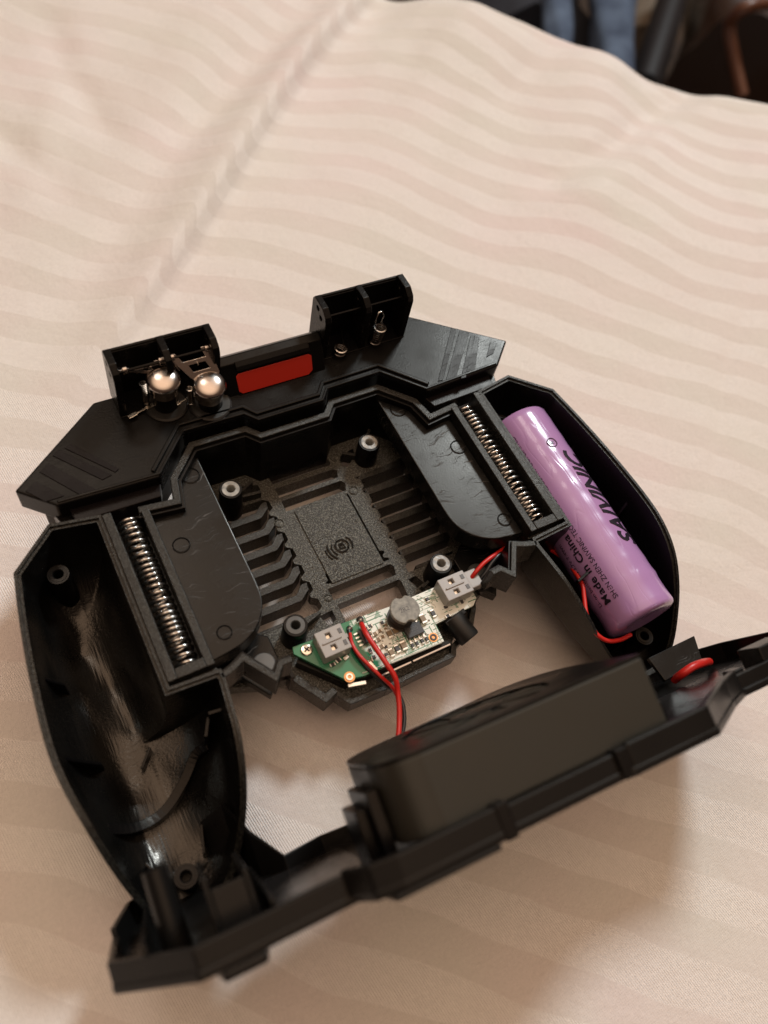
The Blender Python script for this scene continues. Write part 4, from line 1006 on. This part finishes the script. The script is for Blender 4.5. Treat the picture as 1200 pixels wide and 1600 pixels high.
# fan
FX0, FX1, FY1, FN0, FN1 = -2.62, 2.42, 6.08, 0.34, 1.56
fo = [(FX1, FY1)] + crom([(FX0 + 0.70, FY1), (FX0 + 0.30, FY1 - 0.12), (FX0 + 0.07, FY1 - 0.42), (FX0, FY1 - 0.85)], 5)
fo += crom([(FX0, 4.2), (FX0 + 0.08, 3.5), (FX0 + 0.45, 3.0), (-1.3, 2.72), (0.3, 2.45), (1.3, 2.15), (2.0, 2.45), (2.36, 3.2), (FX1, 4.2)], 4)
fcx, fcy = -0.1, 4.2
fan = lprism('fan_housing', fo, FN0, FN1, FANM, cover, bevel=0.05, seg=3)
lprism('fan_face_plate', fo, FN1 + 0.002, FN1 + 0.06, COVERM, cover, holes=[disc_poly(fcx, fcy, 1.45, 40)[::-1]], bevel=0.01)
v, f = lathe_g([(0.55, 0.0), (0.55, 0.045), (0.48, 0.055), (0.001, 0.055)], (0, 0, 0), close=False)
obj('fan_hub', [L3(fcx + p.x, fcy + p.y, FN1 + 0.002 + p.z) for p in v], f, COVERM, cover, smooth=35)
for i in range(9):
    a = 2 * math.pi * i / 9; b1 = a + 0.35
    q = [(fcx + 0.53 * math.cos(a), fcy + 0.53 * math.sin(a)), (fcx + 1.4 * math.cos(b1), fcy + 1.4 * math.sin(b1)), (fcx + 1.4 * math.cos(b1 + 0.42), fcy + 1.4 * math.sin(b1 + 0.42)), (fcx + 0.53 * math.cos(a + 0.45), fcy + 0.53 * math.sin(a + 0.45))]
    lprism('fan_blade', q, FN1 + 0.004, FN1 + 0.03, FANM, cover)
lbox('fan_mount', FX0 - 0.22, FX0 - 0.02, 4.2, 5.5, 0.05, 1.25, INNER, bevel=0.02)
lbox('fan_mount', FX0 - 0.42, FX0 - 0.23, 4.2, 5.2, 0.05, 1.0, INNER, bevel=0.02)
lbox('fan_mount', FX1 + 0.02, FX1 + 0.2, 4.4, 5.8, 0.05, 0.7, INNER, bevel=0.02)
wire('fan_lead', [PP(1054, 1062, 2.1), PP(1066, 1053, 2.45), PP(1082, 1042, 2.55), PP(1098, 1036, 2.4), PP(1108, 1034, 1.9)], 0.10, WRED, cover)

#SECTION_BACK
# ------------------------------------------------------------------ background beyond the bed
FZ = -52.0
def carpet():
    m = material('brown_carpet', (0.045, 0.024, 0.013), 0.95); n = N(m)
    n.l(n.ramp(n.noise(n.coord(), 0.12, 4), 0.3, 0.7, (0.012, 0.006, 0.0035, 1), (0.04, 0.022, 0.010, 1)), n.b.inputs['Base Color'])
    o = obj('carpet', [(-150, -100, FZ), (420, -100, FZ), (420, 420, FZ), (-150, 420, FZ)], [(0, 1, 2, 3)], m); o['kind'] = 'structure'
carpet()
def blobcloth(name, path, rad, mat, seg=20, wr=0.12, freq=5, parent=None, seed=0, squash=0.6):
    random.seed(seed); v, f = tube_g(crom(path, 6), 1.0, seg); n = len(v) // seg; pts = crom(path, 6); W = []
    for i in range(n):
        c = Vector(pts[i]); t = i / (n - 1)
        r = rad[0] + (rad[1] - rad[0]) * t
        for k in range(seg):
            d = v[i * seg + k] - c; a = 2 * math.pi * k / seg
            rr = r * (1 + wr * math.sin(freq * a + t * 7 + seed) + wr * 0.6 * math.sin(3 * a - t * 11 + seed * 2) + random.uniform(-0.03, 0.03))
            W.append(c + d * rr)
    return obj(name, W, f, mat, parent, smooth=80)
DENIM = material('blue_denim', (0.085, 0.135, 0.24), 0.9); n_ = N(DENIM)
n_.l(n_.ramp(n_.noise(n_.coord(), 0.35, 4), 0.3, 0.7, (0.018, 0.032, 0.065, 1), (0.075, 0.11, 0.17, 1)), n_.b.inputs['Base Color'])
NAVY = material('dark_navy_cloth', (0.008, 0.009, 0.015), 0.9)
BEIGE = material('beige_canvas', (0.13, 0.10, 0.07), 0.85); LEATH = material('brown_leather', (0.022, 0.009, 0.004), 0.4)
BLKP = material('black_painted_metal', (0.004, 0.004, 0.005), 0.4)
def G(px, py, z): return tuple(P(px, py, z))
zb = -20
j = thing('jeans', 'pair of blue jeans hanging beyond the bed edge', 'jeans', G(900, 30, FZ))
blobcloth('trouser_leg', [G(866, -120, zb), G(868, -30, zb), G(872, 60, zb), G(876, 130, zb)], (1.5, 1.2), DENIM, parent=j, seed=2, wr=0.10)
blobcloth('trouser_leg', [G(950, -120, zb), G(953, -30, zb), G(957, 60, zb), G(958, 160, zb)], (2.4, 1.9), DENIM, parent=j, seed=5, wr=0.10)
tag(blobcloth('dark_coat', [G(790, -130, -28), G(795, -20, -28), G(800, 60, -28), G(800, 130, -28)], (8.0, 7.5), NAVY, seed=1), 'dark navy cloth hanging left of the blue jeans', 'coat')
tag(tube('chair_leg', [G(1075, -90, -24), G(1050, 0, -24), G(1005, 140, -24)], 1.7, BLKP, None, 12), 'slanted black chair leg between the beige cloths', 'chair')
tag(blobcloth('beige_bag', [G(1015, -120, -34), G(1018, -30, -34), G(1015, 45, -34), G(1010, 78, -34)], (3.6, 3.2), BEIGE, seed=3, wr=0.08), 'beige canvas bag standing left of the black chair leg', 'bag')
tag(blobcloth('crumpled_cloth', [G(1112, -90, -34), G(1106, -10, -34), G(1092, 50, -34), G(1084, 95, -34)], (3.8, 1.2), BEIGE, seed=9, wr=0.16), 'crumpled beige cloth right of the black chair leg', 'cloth')
lb = thing('leather_bag', 'dark brown leather bag with a curved strap on the carpet', 'bag', G(1170, 60, FZ))
blobcloth('body', [G(1190, -70, -30), G(1185, 0, -30), G(1172, 70, -30), G(1165, 130, -30)], (8.5, 8.0), LEATH, parent=lb, seed=4, wr=0.10)
tube('strap', crom([G(1205, 5, -14), G(1165, 12, -14), G(1140, 40, -16), G(1147, 90, -18), G(1160, 150, -20)], 6), 0.55, material('tan_leather', (0.10, 0.035, 0.016), 0.4), lb, 8)
